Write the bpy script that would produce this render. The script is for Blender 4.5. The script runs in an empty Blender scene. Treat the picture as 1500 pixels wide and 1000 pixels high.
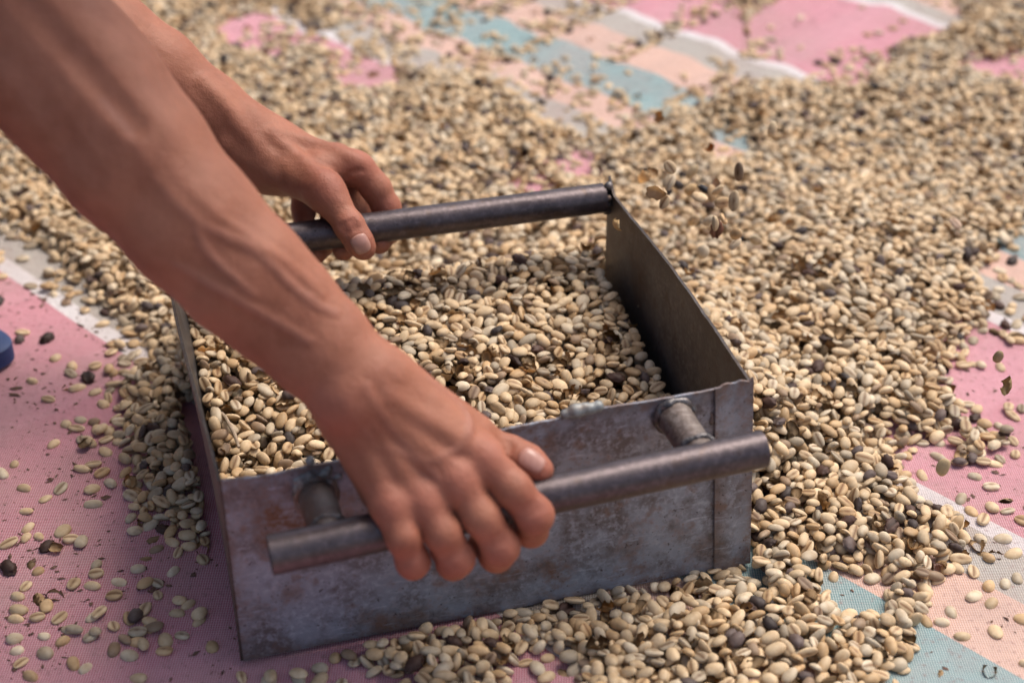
import bpy, bmesh, math, random
import numpy as np
from mathutils import Vector, Matrix, Euler
from mathutils.bvhtree import BVHTree

random.seed(11)
rng = np.random.default_rng(11)
C = bpy.context.scene.collection
scene = bpy.context.scene

# ------------------------------------------------------------------ camera, sky, sun, exposure
CAM_H, PITCH, FPX = 0.65, math.radians(32.96), 2292.0
cd = bpy.data.cameras.new('camera')
cam = bpy.data.objects.new('camera', cd)
C.objects.link(cam)
cam.location = (0, 0, CAM_H)
cam.rotation_euler = (math.pi / 2 - PITCH, 0, 0)
cd.sensor_width = 36
cd.lens = FPX / 1500 * 36
cd.clip_start = 0.02
cd.clip_end = 500
cd.dof.use_dof = True
cd.dof.focus_distance = 0.985
cd.dof.aperture_fstop = 4.5
scene.camera = cam

SUN_EL, SUN_AZ = math.radians(60), math.radians(50)      # azimuth from +Y towards +X
world = bpy.data.worlds.new('World')
scene.world = world
world.use_nodes = True
wn, wl = world.node_tree.nodes, world.node_tree.links
wn.clear()
sky = wn.new('ShaderNodeTexSky')
sky.sky_type = 'NISHITA'
sky.sun_disc = False
sky.sun_elevation = SUN_EL
sky.sun_rotation = SUN_AZ
sky.air_density = 1.0
sky.dust_density = 6.0
sky.ozone_density = 1.0
bg = wn.new('ShaderNodeBackground')
bg.inputs['Strength'].default_value = 0.15
wo = wn.new('ShaderNodeOutputWorld')
wl.new(sky.outputs[0], bg.inputs[0])
wl.new(bg.outputs[0], wo.inputs[0])
sl = bpy.data.lights.new('sun', 'SUN')
sl.energy = 1.8
sl.angle = math.radians(30)
sl.color = (1.0, 0.95, 0.88)
sun = bpy.data.objects.new('sun', sl)
C.objects.link(sun)
sdir = Vector((math.sin(SUN_AZ) * math.cos(SUN_EL), math.cos(SUN_AZ) * math.cos(SUN_EL), math.sin(SUN_EL)))
sun.rotation_euler = sdir.to_track_quat('Z', 'Y').to_euler()
sun.location = sdir * 5
scene.view_settings.view_transform = 'Standard'
scene.view_settings.look = 'None'
scene.view_settings.exposure = 0.24
scene.view_settings.gamma = 1.0
scene.view_settings.use_curve_mapping = False

# ------------------------------------------------------------------ measuring helpers
cP, sP = math.cos(PITCH), math.sin(PITCH)
EYE = np.array([0, 0, CAM_H])
RIGHT, UP, FWD = np.array([1., 0, 0]), np.array([0, sP, cP]), np.array([0, cP, -sP])


def ray(px, py):
    return np.array([(px - 750) / FPX, cP + (500 - py) / FPX * sP, -sP + (500 - py) / FPX * cP])


def W(px, py, d):
    return EYE + ray(px, py) * d


def on_ground(px, py, z=0.0):
    r = ray(px, py)
    return EYE + r * ((z - CAM_H) / r[2])


def on_plane(px, py, p0, n):
    r = ray(px, py)
    return EYE + r * (np.dot(p0 - EYE, n) / np.dot(r, n))


def proj(P):
    d = np.asarray(P, float) - EYE
    fw = d[..., 1] * cP - d[..., 2] * sP
    up = d[..., 1] * sP + d[..., 2] * cP
    return 750 + FPX * d[..., 0] / fw, 500 - FPX * up / fw, fw


# ------------------------------------------------------------------ node helpers
def new_mat(name):
    m = bpy.data.materials.new(name)
    m.use_nodes = True
    nt = m.node_tree
    nt.nodes.clear()
    out = nt.nodes.new('ShaderNodeOutputMaterial')
    b = nt.nodes.new('ShaderNodeBsdfPrincipled')
    nt.links.new(b.outputs[0], out.inputs[0])
    return m, nt, b


def N(nt, t, **kw):
    n = nt.nodes.new(t)
    for k, v in kw.items():
        if k.startswith('i_'):
            key = k[2:]
            key = int(key) if key.isdigit() else key.replace('_', ' ')
            n.inputs[key].default_value = v
        else:
            setattr(n, k, v)
    return n


def ramp(nt, fac, stops, interp='LINEAR'):
    r = nt.nodes.new('ShaderNodeValToRGB')
    r.color_ramp.interpolation = interp
    e = r.color_ramp.elements
    while len(e) < len(stops):
        e.new(0.5)
    for i, (p, c) in enumerate(stops):
        e[i].position = p
        e[i].color = (*c, 1) if len(c) == 3 else c
    nt.links.new(fac, r.inputs[0])
    return r.outputs[0]


def mix(nt, fac, a, b, mode='MIX'):
    n = nt.nodes.new('ShaderNodeMix')
    n.data_type = 'RGBA'
    n.blend_type = mode
    for s, v in ((n.inputs[0], fac), (n.inputs[6], a), (n.inputs[7], b)):
        if isinstance(v, bpy.types.NodeSocket):
            nt.links.new(v, s)
        elif isinstance(v, (int, float)):
            s.default_value = v
        else:
            s.default_value = (*v, 1) if len(v) == 3 else v
    return n.outputs[2]


def math_n(nt, op, a, b=None, clamp=False):
    n = nt.nodes.new('ShaderNodeMath')
    n.operation = op
    n.use_clamp = clamp
    for i, v in enumerate((a, b)):
        if v is None:
            continue
        if isinstance(v, bpy.types.NodeSocket):
            nt.links.new(v, n.inputs[i])
        else:
            n.inputs[i].default_value = v
    return n.outputs[0]


def noise(nt, coord, scale, detail=4, rough=0.55, w=None):
    n = nt.nodes.new('ShaderNodeTexNoise')
    if w is not None:
        n.noise_dimensions = '4D'
        nt.links.new(w, n.inputs['W'])
    n.inputs['Scale'].default_value = scale
    n.inputs['Detail'].default_value = detail
    n.inputs['Roughness'].default_value = rough
    nt.links.new(coord, n.inputs['Vector'])
    return n.outputs['Fac']


def bump(nt, b, h, strength, dist):
    n = nt.nodes.new('ShaderNodeBump')
    n.inputs['Strength'].default_value = strength
    n.inputs['Distance'].default_value = dist
    nt.links.new(h, n.inputs['Height'])
    nt.links.new(n.outputs[0], b.inputs['Normal'])
    return n


def obj_coord(nt):
    return nt.nodes.new('ShaderNodeTexCoord').outputs['Object']


# ------------------------------------------------------------------ object helpers
def mesh_obj(name, verts, faces, mat, parent=None, smooth=True):
    me = bpy.data.meshes.new(name)
    me.from_pydata([tuple(v) for v in verts], [], faces)
    me.update()
    if smooth:
        me.polygons.foreach_set('use_smooth', [True] * len(me.polygons))
    if mat:
        me.materials.append(mat)
    o = bpy.data.objects.new(name, me)
    C.objects.link(o)
    if parent:
        o.parent = parent
        o.matrix_parent_inverse = Matrix.Translation(-Vector(parent.location))
    return o


def bm_obj(name, bm, mat, parent=None, smooth=True):
    me = bpy.data.meshes.new(name)
    bm.normal_update()
    bm.to_mesh(me)
    bm.free()
    if smooth:
        me.polygons.foreach_set('use_smooth', [True] * len(me.polygons))
    me.materials.append(mat)
    o = bpy.data.objects.new(name, me)
    C.objects.link(o)
    if parent:
        o.parent = parent
        o.matrix_parent_inverse = Matrix.Translation(-Vector(parent.location))
    return o


def thing(name, label, cat, loc=(0, 0, 0), group=None):
    o = bpy.data.objects.new(name, None)
    o.empty_display_size = 0.05
    C.objects.link(o)
    o.location = loc
    tag(o, label, cat, group)
    return o


def tag(o, label, cat, group=None):
    o['label'] = label
    o['category'] = cat
    if group:
        o['group'] = group


# ------------------------------------------------------------------ materials
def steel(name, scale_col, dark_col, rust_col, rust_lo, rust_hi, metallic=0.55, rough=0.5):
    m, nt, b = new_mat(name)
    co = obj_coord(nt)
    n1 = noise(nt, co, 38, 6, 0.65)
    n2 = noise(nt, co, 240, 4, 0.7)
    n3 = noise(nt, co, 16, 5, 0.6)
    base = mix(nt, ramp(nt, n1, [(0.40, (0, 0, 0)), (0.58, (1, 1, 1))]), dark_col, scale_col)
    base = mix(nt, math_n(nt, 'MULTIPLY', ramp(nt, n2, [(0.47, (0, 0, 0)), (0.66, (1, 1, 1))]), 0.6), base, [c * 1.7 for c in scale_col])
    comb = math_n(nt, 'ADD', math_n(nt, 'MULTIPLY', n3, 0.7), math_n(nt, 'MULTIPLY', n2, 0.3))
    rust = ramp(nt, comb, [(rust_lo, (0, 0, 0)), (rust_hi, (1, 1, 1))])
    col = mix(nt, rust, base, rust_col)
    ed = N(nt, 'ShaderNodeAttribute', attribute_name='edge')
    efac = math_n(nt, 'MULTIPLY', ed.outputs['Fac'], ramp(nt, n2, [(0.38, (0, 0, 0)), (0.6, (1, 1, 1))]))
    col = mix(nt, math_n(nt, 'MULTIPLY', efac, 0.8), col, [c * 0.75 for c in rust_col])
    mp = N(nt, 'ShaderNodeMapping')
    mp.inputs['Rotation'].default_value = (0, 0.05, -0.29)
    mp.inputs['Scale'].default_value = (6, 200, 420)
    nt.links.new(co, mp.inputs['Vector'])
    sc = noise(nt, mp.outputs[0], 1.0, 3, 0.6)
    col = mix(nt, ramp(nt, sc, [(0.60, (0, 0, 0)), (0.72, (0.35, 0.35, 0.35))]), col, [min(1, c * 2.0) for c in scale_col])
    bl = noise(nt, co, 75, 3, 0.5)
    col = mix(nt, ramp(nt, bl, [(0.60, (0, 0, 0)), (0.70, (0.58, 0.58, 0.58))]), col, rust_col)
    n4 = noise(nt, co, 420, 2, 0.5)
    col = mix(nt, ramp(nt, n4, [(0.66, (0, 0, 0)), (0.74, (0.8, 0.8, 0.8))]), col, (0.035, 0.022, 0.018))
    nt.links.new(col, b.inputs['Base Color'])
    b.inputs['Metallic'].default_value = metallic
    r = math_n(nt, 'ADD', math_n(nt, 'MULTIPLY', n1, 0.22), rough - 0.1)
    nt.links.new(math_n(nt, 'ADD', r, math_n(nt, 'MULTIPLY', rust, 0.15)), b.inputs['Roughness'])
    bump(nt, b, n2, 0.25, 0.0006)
    return m


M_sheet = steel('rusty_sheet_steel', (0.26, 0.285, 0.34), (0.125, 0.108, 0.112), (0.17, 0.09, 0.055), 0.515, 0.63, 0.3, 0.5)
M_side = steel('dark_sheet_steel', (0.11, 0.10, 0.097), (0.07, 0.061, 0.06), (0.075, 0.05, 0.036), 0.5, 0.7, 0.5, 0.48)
M_pipe = steel('worn_pipe_steel', (0.088, 0.070, 0.074), (0.062, 0.048, 0.051), (0.085, 0.055, 0.042), 0.57, 0.72, 0.6, 0.37)
M_weld = steel('weld_bead', (0.16, 0.15, 0.15), (0.05, 0.045, 0.045), (0.12, 0.07, 0.045), 0.5, 0.65, 0.6, 0.45)
M_burnt = steel('heat_marked_steel', (0.20, 0.17, 0.15), (0.12, 0.085, 0.07), (0.17, 0.09, 0.055), 0.5, 0.66, 0.4, 0.5)
M_smear = steel('pale_weld_smear', (0.25, 0.26, 0.255), (0.12, 0.11, 0.11), (0.14, 0.09, 0.06), 0.52, 0.68, 0.3, 0.5)


def make_cloth_mat():
    m, nt, b = new_mat('plaid_woven_cotton')
    co = obj_coord(nt)
    sep = N(nt, 'ShaderNodeSeparateXYZ')
    nt.links.new(co, sep.inputs[0])
    x, y = sep.outputs[0], sep.outputs[1]
    s = math_n(nt, 'ADD', x, y)
    t = math_n(nt, 'SUBTRACT', x, y)
    wob = noise(nt, co, 3.0, 2)
    s = math_n(nt, 'ADD', s, math_n(nt, 'MULTIPLY', math_n(nt, 'SUBTRACT', wob, 0.5), 0.022))
    pink, white = (0.56, 0.160, 0.225), (0.70, 0.68, 0.68)
    grey, peach, teal = (0.34, 0.32, 0.27), (0.66, 0.39, 0.28), (0.12, 0.29, 0.30)
    k = 1.161
    L0 = -1.2
    span = 5.2
    bounds = []                                    # (start s, colour)
    cyc = [(0.0, white), (0.019, grey), (0.062, peach), (0.125, teal), (0.215, peach), (0.272, grey), (0.325, white), (0.342, pink)]
    per, s0 = 0.609, 0.588
    for kk in range(-3, 5):
        for o_, c_ in (cyc if kk >= 0 else []):
            p = (s0 + kk * per + o_) * k
            q = (p - L0) / span
            if 0 < q < 1:
                bounds.append((q, c_))
    # a colour ramp holds 32 stops at most: keep those nearest the place in view
    mid = (1.25 * k - L0) / span
    bounds = sorted(sorted(bounds, key=lambda e: abs(e[0] - mid))[:31])
    bounds = [(0.0, pink)] + bounds
    fac = math_n(nt, 'DIVIDE', math_n(nt, 'SUBTRACT', s, L0), span)
    warp = ramp(nt, fac, bounds, 'CONSTANT')
    # weft: pale thread over the warp colour, in single-thread checks
    f = 2 * math.pi / 0.0030
    ws = math_n(nt, 'SINE', math_n(nt, 'MULTIPLY', s, f / 1.0))
    wt = math_n(nt, 'SINE', math_n(nt, 'MULTIPLY', t, f / 1.0))
    wv = math_n(nt, 'MULTIPLY', ws, wt)
    chk = ramp(nt, math_n(nt, 'ADD', math_n(nt, 'MULTIPLY', wv, 0.5), 0.5), [(0.35, (0, 0, 0)), (0.65, (1, 1, 1))])
    pale = mix(nt, 0.44, warp, (0.72, 0.68, 0.66))
    col = mix(nt, chk, mix(nt, 0.35, warp, (0.55, 0.42, 0.45), 'MULTIPLY'), pale)
    # broad cross bands of the weft
    cb = math_n(nt, 'SINE', math_n(nt, 'MULTIPLY', t, 2 * math.pi / 0.22))
    col = mix(nt, math_n(nt, 'MULTIPLY', ramp(nt, cb, [(0.45, (0, 0, 0)), (0.55, (1, 1, 1))]), 0.05), col, (0.75, 0.70, 0.66))
    dirt = noise(nt, co, 9, 6, 0.65)
    col = mix(nt, math_n(nt, 'MULTIPLY', ramp(nt, dirt, [(0.42, (0, 0, 0)), (0.72, (1, 1, 1))]), 0.55), col, (0.36, 0.25, 0.22))
    dust = noise(nt, co, 260, 3, 0.6)
    col = mix(nt, math_n(nt, 'MULTIPLY', ramp(nt, dust, [(0.58, (0, 0, 0)), (0.70, (1, 1, 1))]), 0.5), col, (0.24, 0.13, 0.12))
    nt.links.new(col, b.inputs['Base Color'])
    b.inputs['Roughness'].default_value = 0.9
    b.inputs['Specular IOR Level'].default_value = 0.15
    b.inputs['Sheen Weight'].default_value = 0.1
    wr = noise(nt, co, 26, 4, 0.55)
    hh = math_n(nt, 'ADD', math_n(nt, 'MULTIPLY', wv, 0.5), math_n(nt, 'MULTIPLY', dust, 0.5))
    hh = math_n(nt, 'ADD', hh, math_n(nt, 'MULTIPLY', wr, 9.0))
    bump(nt, b, hh, 0.6, 0.0007)
    return m


M_cloth = make_cloth_mat()


def make_bean_mat(name, rough, spec):
    m, nt, b = new_mat(name)
    co = obj_coord(nt)
    info = nt.nodes.new('ShaderNodeObjectInfo')
    at = N(nt, 'ShaderNodeAttribute', attribute_type='INSTANCER', attribute_name='tint')
    w = math_n(nt, 'MULTIPLY', info.outputs['Random'], 40.0)
    n1 = noise(nt, co, 170, 4, 0.6, w)
    n2 = noise(nt, co, 700, 3, 0.6, w)
    col = mix(nt, ramp(nt, n1, [(0.35, (0, 0, 0)), (0.7, (0.7, 0.7, 0.7))]), at.outputs['Color'],
              mix(nt, 1.0, at.outputs['Color'], (0.62, 0.50, 0.38), 'MULTIPLY'))
    col = mix(nt, ramp(nt, n2, [(0.66, (0, 0, 0)), (0.75, (0.6, 0.6, 0.6))]), col,
              mix(nt, 1.0, at.outputs['Color'], (0.35, 0.25, 0.2), 'MULTIPLY'))
    cr = N(nt, 'ShaderNodeAttribute', attribute_type='GEOMETRY', attribute_name='crease')
    col = mix(nt, cr.outputs['Fac'], col, mix(nt, 1.0, at.outputs['Color'], (0.30, 0.2, 0.14), 'MULTIPLY'))
    nt.links.new(col, b.inputs['Base Color'])
    b.inputs['Roughness'].default_value = rough
    b.inputs['Specular IOR Level'].default_value = spec
    bump(nt, b, math_n(nt, 'ADD', math_n(nt, 'MULTIPLY', n1, 0.7), math_n(nt, 'MULTIPLY', n2, 0.3)), 0.35, 0.0012)
    return m


M_bean = make_bean_mat('coffee_parchment', 0.55, 0.3)
M_husk = make_bean_mat('dry_husk', 0.6, 0.35)


def make_skin():
    m, nt, b = new_mat('tanned_skin')
    co = obj_coord(nt)
    n1 = noise(nt, co, 22, 5, 0.6)
    n2 = noise(nt, co, 130, 4, 0.6)
    n3 = noise(nt, co, 700, 3, 0.6)
    vor = N(nt, 'ShaderNodeTexVoronoi', feature='DISTANCE_TO_EDGE')
    vor.inputs['Scale'].default_value = 750
    nt.links.new(co, vor.inputs['Vector'])
    col = mix(nt, ramp(nt, n1, [(0.35, (0, 0, 0)), (0.68, (1, 1, 1))]), (0.26, 0.092, 0.052), (0.375, 0.150, 0.089))
    col = mix(nt, ramp(nt, n2, [(0.4, (0, 0, 0)), (0.75, (0.5, 0.5, 0.5))]), col, (0.385, 0.15, 0.096))
    fl = N(nt, 'ShaderNodeAttribute', attribute_name='flush')
    col = mix(nt, math_n(nt, 'MULTIPLY', fl.outputs['Fac'], 0.42), col, (0.36, 0.108, 0.078))
    vn = N(nt, 'ShaderNodeAttribute', attribute_name='vein')
    col = mix(nt, math_n(nt, 'MULTIPLY', vn.outputs['Fac'], 0.22), col, (0.29, 0.15, 0.13))
    col = mix(nt, ramp(nt, n3, [(0.62, (0, 0, 0)), (0.8, (0.35, 0.35, 0.35))]), col, (0.23, 0.10, 0.065))
    nt.links.new(col, b.inputs['Base Color'])
    b.inputs['Roughness'].default_value = 0.55
    b.inputs['Specular IOR Level'].default_value = 0.34
    b.inputs['Subsurface Weight'].default_value = 0.12
    b.inputs['Subsurface Radius'].default_value = (1.0, 0.35, 0.2)
    b.inputs['Subsurface Scale'].default_value = 0.004
    h = math_n(nt, 'ADD', math_n(nt, 'MULTIPLY', n2, 0.9), math_n(nt, 'MULTIPLY', n3, 0.25))
    h = math_n(nt, 'ADD', h, math_n(nt, 'MULTIPLY', vor.outputs['Distance'], 0.25))
    bump(nt, b, h, 0.6, 0.0016)
    return m


M_skin = make_skin()
M_nail, _nt, _b = new_mat('fingernail_keratin')
_c = ramp(_nt, noise(_nt, obj_coord(_nt), 300, 3), [(0.3, (0.40, 0.195, 0.150)), (0.7, (0.47, 0.255, 0.205))])
_nt.links.new(_c, _b.inputs['Base Color'])
_b.inputs['Roughness'].default_value = 0.33
_b.inputs['Specular IOR Level'].default_value = 0.5


def simple_mat(name, col, col2, scale, rough):
    m, nt, b = new_mat(name)
    n1 = noise(nt, obj_coord(nt), scale, 5, 0.6)
    nt.links.new(ramp(nt, n1, [(0.3, col), (0.7, col2)]), b.inputs['Base Color'])
    b.inputs['Roughness'].default_value = rough
    bump(nt, b, n1, 0.3, 0.001)
    return m


M_blue = simple_mat('blue_foam_rubber', (0.012, 0.035, 0.13), (0.02, 0.055, 0.17), 120, 0.6)
M_crumb = simple_mat('dry_crumbs', (0.06, 0.025, 0.02), (0.20, 0.11, 0.07), 300, 0.8)
M_twig = simple_mat('dry_twig', (0.30, 0.22, 0.15), (0.42, 0.33, 0.24), 200, 0.8)
M_trousers = simple_mat('worn_trousers', (0.06, 0.055, 0.05), (0.09, 0.08, 0.07), 60, 0.9)
M_hair = simple_mat('black_hair', (0.012, 0.010, 0.009), (0.025, 0.02, 0.018), 150, 0.5)
M_ground = simple_mat('bare_earth', (0.20, 0.15, 0.11), (0.30, 0.24, 0.18), 6, 0.95)
M_shirt = simple_mat('faded_cotton_shirt', (0.10, 0.11, 0.13), (0.13, 0.14, 0.16), 60, 0.9)

# ------------------------------------------------------------------ ground and cloth
gv = [(-150, -150, -0.006), (150, -150, -0.006), (150, 150, -0.006), (-150, 150, -0.006)]
g = mesh_obj('ground', gv, [(0, 1, 2, 3)], M_ground)
g['kind'] = 'structure'


def cloth_z(x, y):
    z = 0.0012 * (np.sin(x * 11 + y * 7 + 1) + np.sin(x * 6 - y * 13 + 2.2))
    r = x - y
    far = np.clip((y - 1.35) / 0.25, 0, 1)
    z = z + far * (0.0030 * np.sin(r * 37 + 9 * x + 0.4) + 0.0012 * np.sin(r * 90 + x * 20))
    return z + 0.003


cx0, cx1, cy0, cy1, cs = -1.1, 1.1, 0.35, 2.35, 0.011
nx, ny = int((cx1 - cx0) / cs) + 1, int((cy1 - cy0) / cs) + 1
gx, gy = np.meshgrid(np.linspace(cx0, cx1, nx), np.linspace(cy0, cy1, ny))
gz = cloth_z(gx, gy)
cv = np.stack([gx.ravel(), gy.ravel(), gz.ravel()], 1)
ii = (np.arange(ny - 1)[:, None] * nx + np.arange(nx - 1)[None]).ravel()
cf = np.stack([ii, ii + 1, ii + nx + 1, ii + nx], 1).tolist()
cloth = mesh_obj('drying_cloth', cv, cf, M_cloth)
tag(cloth, 'pink woven cloth with white, grey, peach and teal stripes under the coffee', 'cloth')

# ------------------------------------------------------------------ scoop
k13 = 1.3
est = {'BL': (-.118, .503, 0), 'BR': (.110, .570, .004), 'TL': (-.120, .505, .105), 'TR': (.108, .572, .109), 'FR': (.052, .762, .105), 'FL': (-.176, .695, .101)}
pix = {'BL': (358, 975), 'BR': (1095, 832), 'TL': (325, 705), 'TR': (1100, 556), 'FR': (893, 277), 'FL': (242, 377)}
Q = {n: W(*pix[n], proj(np.array(est[n]) * k13)[2]) for n in est}
for n in ('BL', 'BR'):
    Q[n][2] += 0.005
nf = np.cross(Q['TR'] - Q['TL'], [0, 0, 1.0])
nf /= np.linalg.norm(nf)
if nf[1] > 0:
    nf = -nf                                          # outward from the front panel
UDIR = (Q['TR'] - Q['TL']) / np.linalg.norm(Q['TR'] - Q['TL'])

scoop = thing('metal_scoop', 'rusty welded sheet metal scoop with two pipe handles, full of coffee beans', 'scoop', tuple((Q['BL'] + Q['BR']) / 2))


def sheet(name, c00, c10, c11, c01, nu, nv, t, mat, jitter=0.0008, bulge=0.0, parent=scoop, top=None, seed=0, bdir=None):
    """a bent metal sheet: c00-c10 lower edge, c01-c11 upper edge, thickness t along its normal"""
    r = np.random.default_rng(seed)
    u = np.linspace(0, 1, nu)
    v = np.linspace(0, 1, nv)
    c00, c10, c11, c01 = [np.asarray(c, float) for c in (c00, c10, c11, c01)]
    n = np.cross(c10 - c00, c01 - c00)
    n /= np.linalg.norm(n)
    bd = n if bdir is None else bdir
    tj = np.interp(u, np.linspace(0, 1, 14), r.normal(0, jitter, 14)) + r.normal(0, jitter * 0.25, nu)
    P = np.zeros((nv, nu, 3))
    for j, vv in enumerate(v):
        lo = c00[None] * (1 - u[:, None]) + c10[None] * u[:, None]
        hi = c01[None] * (1 - u[:, None]) + c11[None] * u[:, None]
        P[j] = lo * (1 - vv) + hi * vv
        if vv == 1:
            P[j, :, 2] += tj + (0 if top is None else np.array([top(a) for a in u]))
        if vv == 0:
            P[j, :, 2] += np.interp(u, np.linspace(0, 1, 9), r.normal(0, jitter * 0.8, 9))
        P[j] += (np.sin(np.pi * u) * (0.4 + 0.6 * vv))[:, None] * bulge * bd
    wv = 0.0006 * np.sin(u[None] * 7 + v[:, None] * 3 + seed)
    P += wv[..., None] * n
    bm = bmesh.new()
    A = [[bm.verts.new(P[j, i] + n * t / 2) for i in range(nu)] for j in range(nv)]
    B = [[bm.verts.new(P[j, i] - n * t / 2) for i in range(nu)] for j in range(nv)]
    for j in range(nv - 1):
        for i in range(nu - 1):
            bm.faces.new((A[j][i], A[j][i + 1], A[j + 1][i + 1], A[j + 1][i]))
            bm.faces.new((B[j + 1][i], B[j + 1][i + 1], B[j][i + 1], B[j][i]))
    for i in range(nu - 1):
        bm.faces.new((A[0][i + 1], A[0][i], B[0][i], B[0][i + 1]))
        bm.faces.new((A[-1][i], A[-1][i + 1], B[-1][i + 1], B[-1][i]))
    for j in range(nv - 1):
        bm.faces.new((A[j][0], A[j + 1][0], B[j + 1][0], B[j][0]))
        bm.faces.new((A[j + 1][-1], A[j][-1], B[j][-1], B[j + 1][-1]))
    o = bm_obj(name, bm, mat, parent)
    hgt, wid = np.linalg.norm(c01 - c00), np.linalg.norm(c10 - c00)
    dd = np.minimum(np.minimum(v, 1 - v)[:, None] * hgt, np.minimum(u, 1 - u)[None] * wid).ravel()
    eat = o.data.attributes.new('edge', 'FLOAT', 'POINT')
    eat.data.foreach_set('value', np.tile(np.exp(-dd / .006), 2).astype(np.float32))
    o.data.polygons.foreach_set('use_smooth', [True] * len(o.data.polygons))
    md = o.modifiers.new('edges', 'EDGE_SPLIT')
    md.split_angle = math.radians(35)
    return o


def along(a, b, d):
    return a + (b - a) / np.linalg.norm(b - a) * d


TH = 0.0018
front = sheet('front_panel', Q['BL'] - UDIR * 0.00015, along(Q['BR'], Q['BL'], 0.003), along(Q['TR'], Q['TL'], 0.003) + [0, 0, -.0015], Q['TL'] - UDIR * 0.00015, 90, 36, TH, M_sheet, 0.0005, seed=3)
# the flange of the right side plate, bent round the corner on to the front
fo = nf * 0.0021
flange_w = 0.0235
flange = sheet('corner_flange', along(Q['BR'], Q['BL'], flange_w) + fo + [0, 0, .001], Q['BR'] + fo + [0, 0, .0015], Q['TR'] + fo + [0, 0, .0022], along(Q['TR'], Q['TL'], flange_w) + fo + [0, 0, .0015], 10, 14, TH, M_sheet, 0.0007, seed=5)
FRb = Q['FR'].copy(); FRb[2] = 0.006
FLb = Q['FL'].copy(); FLb[2] = 0.006
_x, _y, _ = proj(FLb)
FLn = on_ground(358 - .105 * (975 - _y), _y, 0.006)            # the left plate leans outwards towards its far end
LEAN = float((FLn - FLb) @ UDIR)
FLb = FLn
ndir_r = np.cross(FRb - Q['BR'], [0, 0, 1.0]); ndir_r /= np.linalg.norm(ndir_r)
if ndir_r[0] < 0:
    ndir_r = -ndir_r
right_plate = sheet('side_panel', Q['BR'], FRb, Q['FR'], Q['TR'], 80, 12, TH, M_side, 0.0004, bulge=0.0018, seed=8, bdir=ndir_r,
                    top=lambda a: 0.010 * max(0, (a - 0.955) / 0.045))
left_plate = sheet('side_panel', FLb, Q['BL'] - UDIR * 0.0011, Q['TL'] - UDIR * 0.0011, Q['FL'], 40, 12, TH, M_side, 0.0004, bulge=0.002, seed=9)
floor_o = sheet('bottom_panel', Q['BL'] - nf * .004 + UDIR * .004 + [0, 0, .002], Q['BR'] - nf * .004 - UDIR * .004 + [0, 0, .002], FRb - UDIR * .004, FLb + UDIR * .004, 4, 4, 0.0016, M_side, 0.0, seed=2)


def tube_bm(path, radii, seg=28, cap=True, bore=0.0, wob=0.0, seed=0):
    """closed tube along a path; with bore > 0 the ends are open down to that depth"""
    r = np.random.default_rng(seed)
    bm = bmesh.new()
    path = [np.asarray(p, float) for p in path]
    rings = []
    for i, p in enumerate(path):
        a = path[max(i - 1, 0)]
        b = path[min(i + 1, len(path) - 1)]
        t = (b - a) / np.linalg.norm(b - a)
        up = np.array([0, 0, 1.0]) if abs(t[2]) < 0.9 else np.array([1.0, 0, 0])
        s = np.cross(t, up); s /= np.linalg.norm(s)
        q = np.cross(s, t)
        rr = radii[i] if hasattr(radii, '__len__') else radii
        rings.append([bm.verts.new(p + (s * math.cos(k * 2 * math.pi / seg) + q * math.sin(k * 2 * math.pi / seg)) * (rr * (1 + wob * r.normal()))) for k in range(seg)])
    for i in range(len(rings) - 1):
        for k in range(seg):
            bm.faces.new((rings[i][k], rings[i][(k + 1) % seg], rings[i + 1][(k + 1) % seg], rings[i + 1][k]))
    if cap:
        for e, (ring, p, q_) in enumerate(((rings[0], path[0], path[1]), (rings[-1], path[-1], path[-2]))):
            if bore > 0:
                d = (q_ - p) / np.linalg.norm(q_ - p)
                prev = ring
                for f_, dep in ((0.84, 0.0), (0.82, bore)):
                    nr = [bm.verts.new(p + (np.array(v.co) - p) * f_ + d * dep) for v in ring]
                    for k in range(seg):
                        fs = (prev[(k + 1) % seg], prev[k], nr[k], nr[(k + 1) % seg])
                        bm.faces.new(fs if e == 0 else fs[::-1])
                    prev = nr
                bm.faces.new(prev[::-1] if e == 0 else prev)
            else:
                bm.faces.new(ring[::-1] if e == 0 else ring)
    bmesh.ops.recalc_face_normals(bm, faces=bm.faces)
    return bm


def tube(name, path, radii, mat, parent=None, **kw):
    o = bm_obj(name, tube_bm(path, radii, **kw), mat, parent)
    md = o.modifiers.new('edges', 'EDGE_SPLIT')
    md.split_angle = math.radians(40)
    return o


# ------------------------------------------------------------------ arms: smooth-blended tapered limbs, meshed from their distance field
def smin(a, b, k):
    h = np.maximum(k - np.abs(a - b), 0) / k
    return np.minimum(a, b) - h * h * k * 0.25


def cone_d(P, a, b, ra, rb):
    ab = b - a
    L2 = max(float(ab @ ab), 1e-12)
    t = np.clip(((P - a) @ ab) / L2, 0, 1)
    return np.linalg.norm(P - a - t[:, None] * ab, axis=1) - (ra + (rb - ra) * t)


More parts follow.
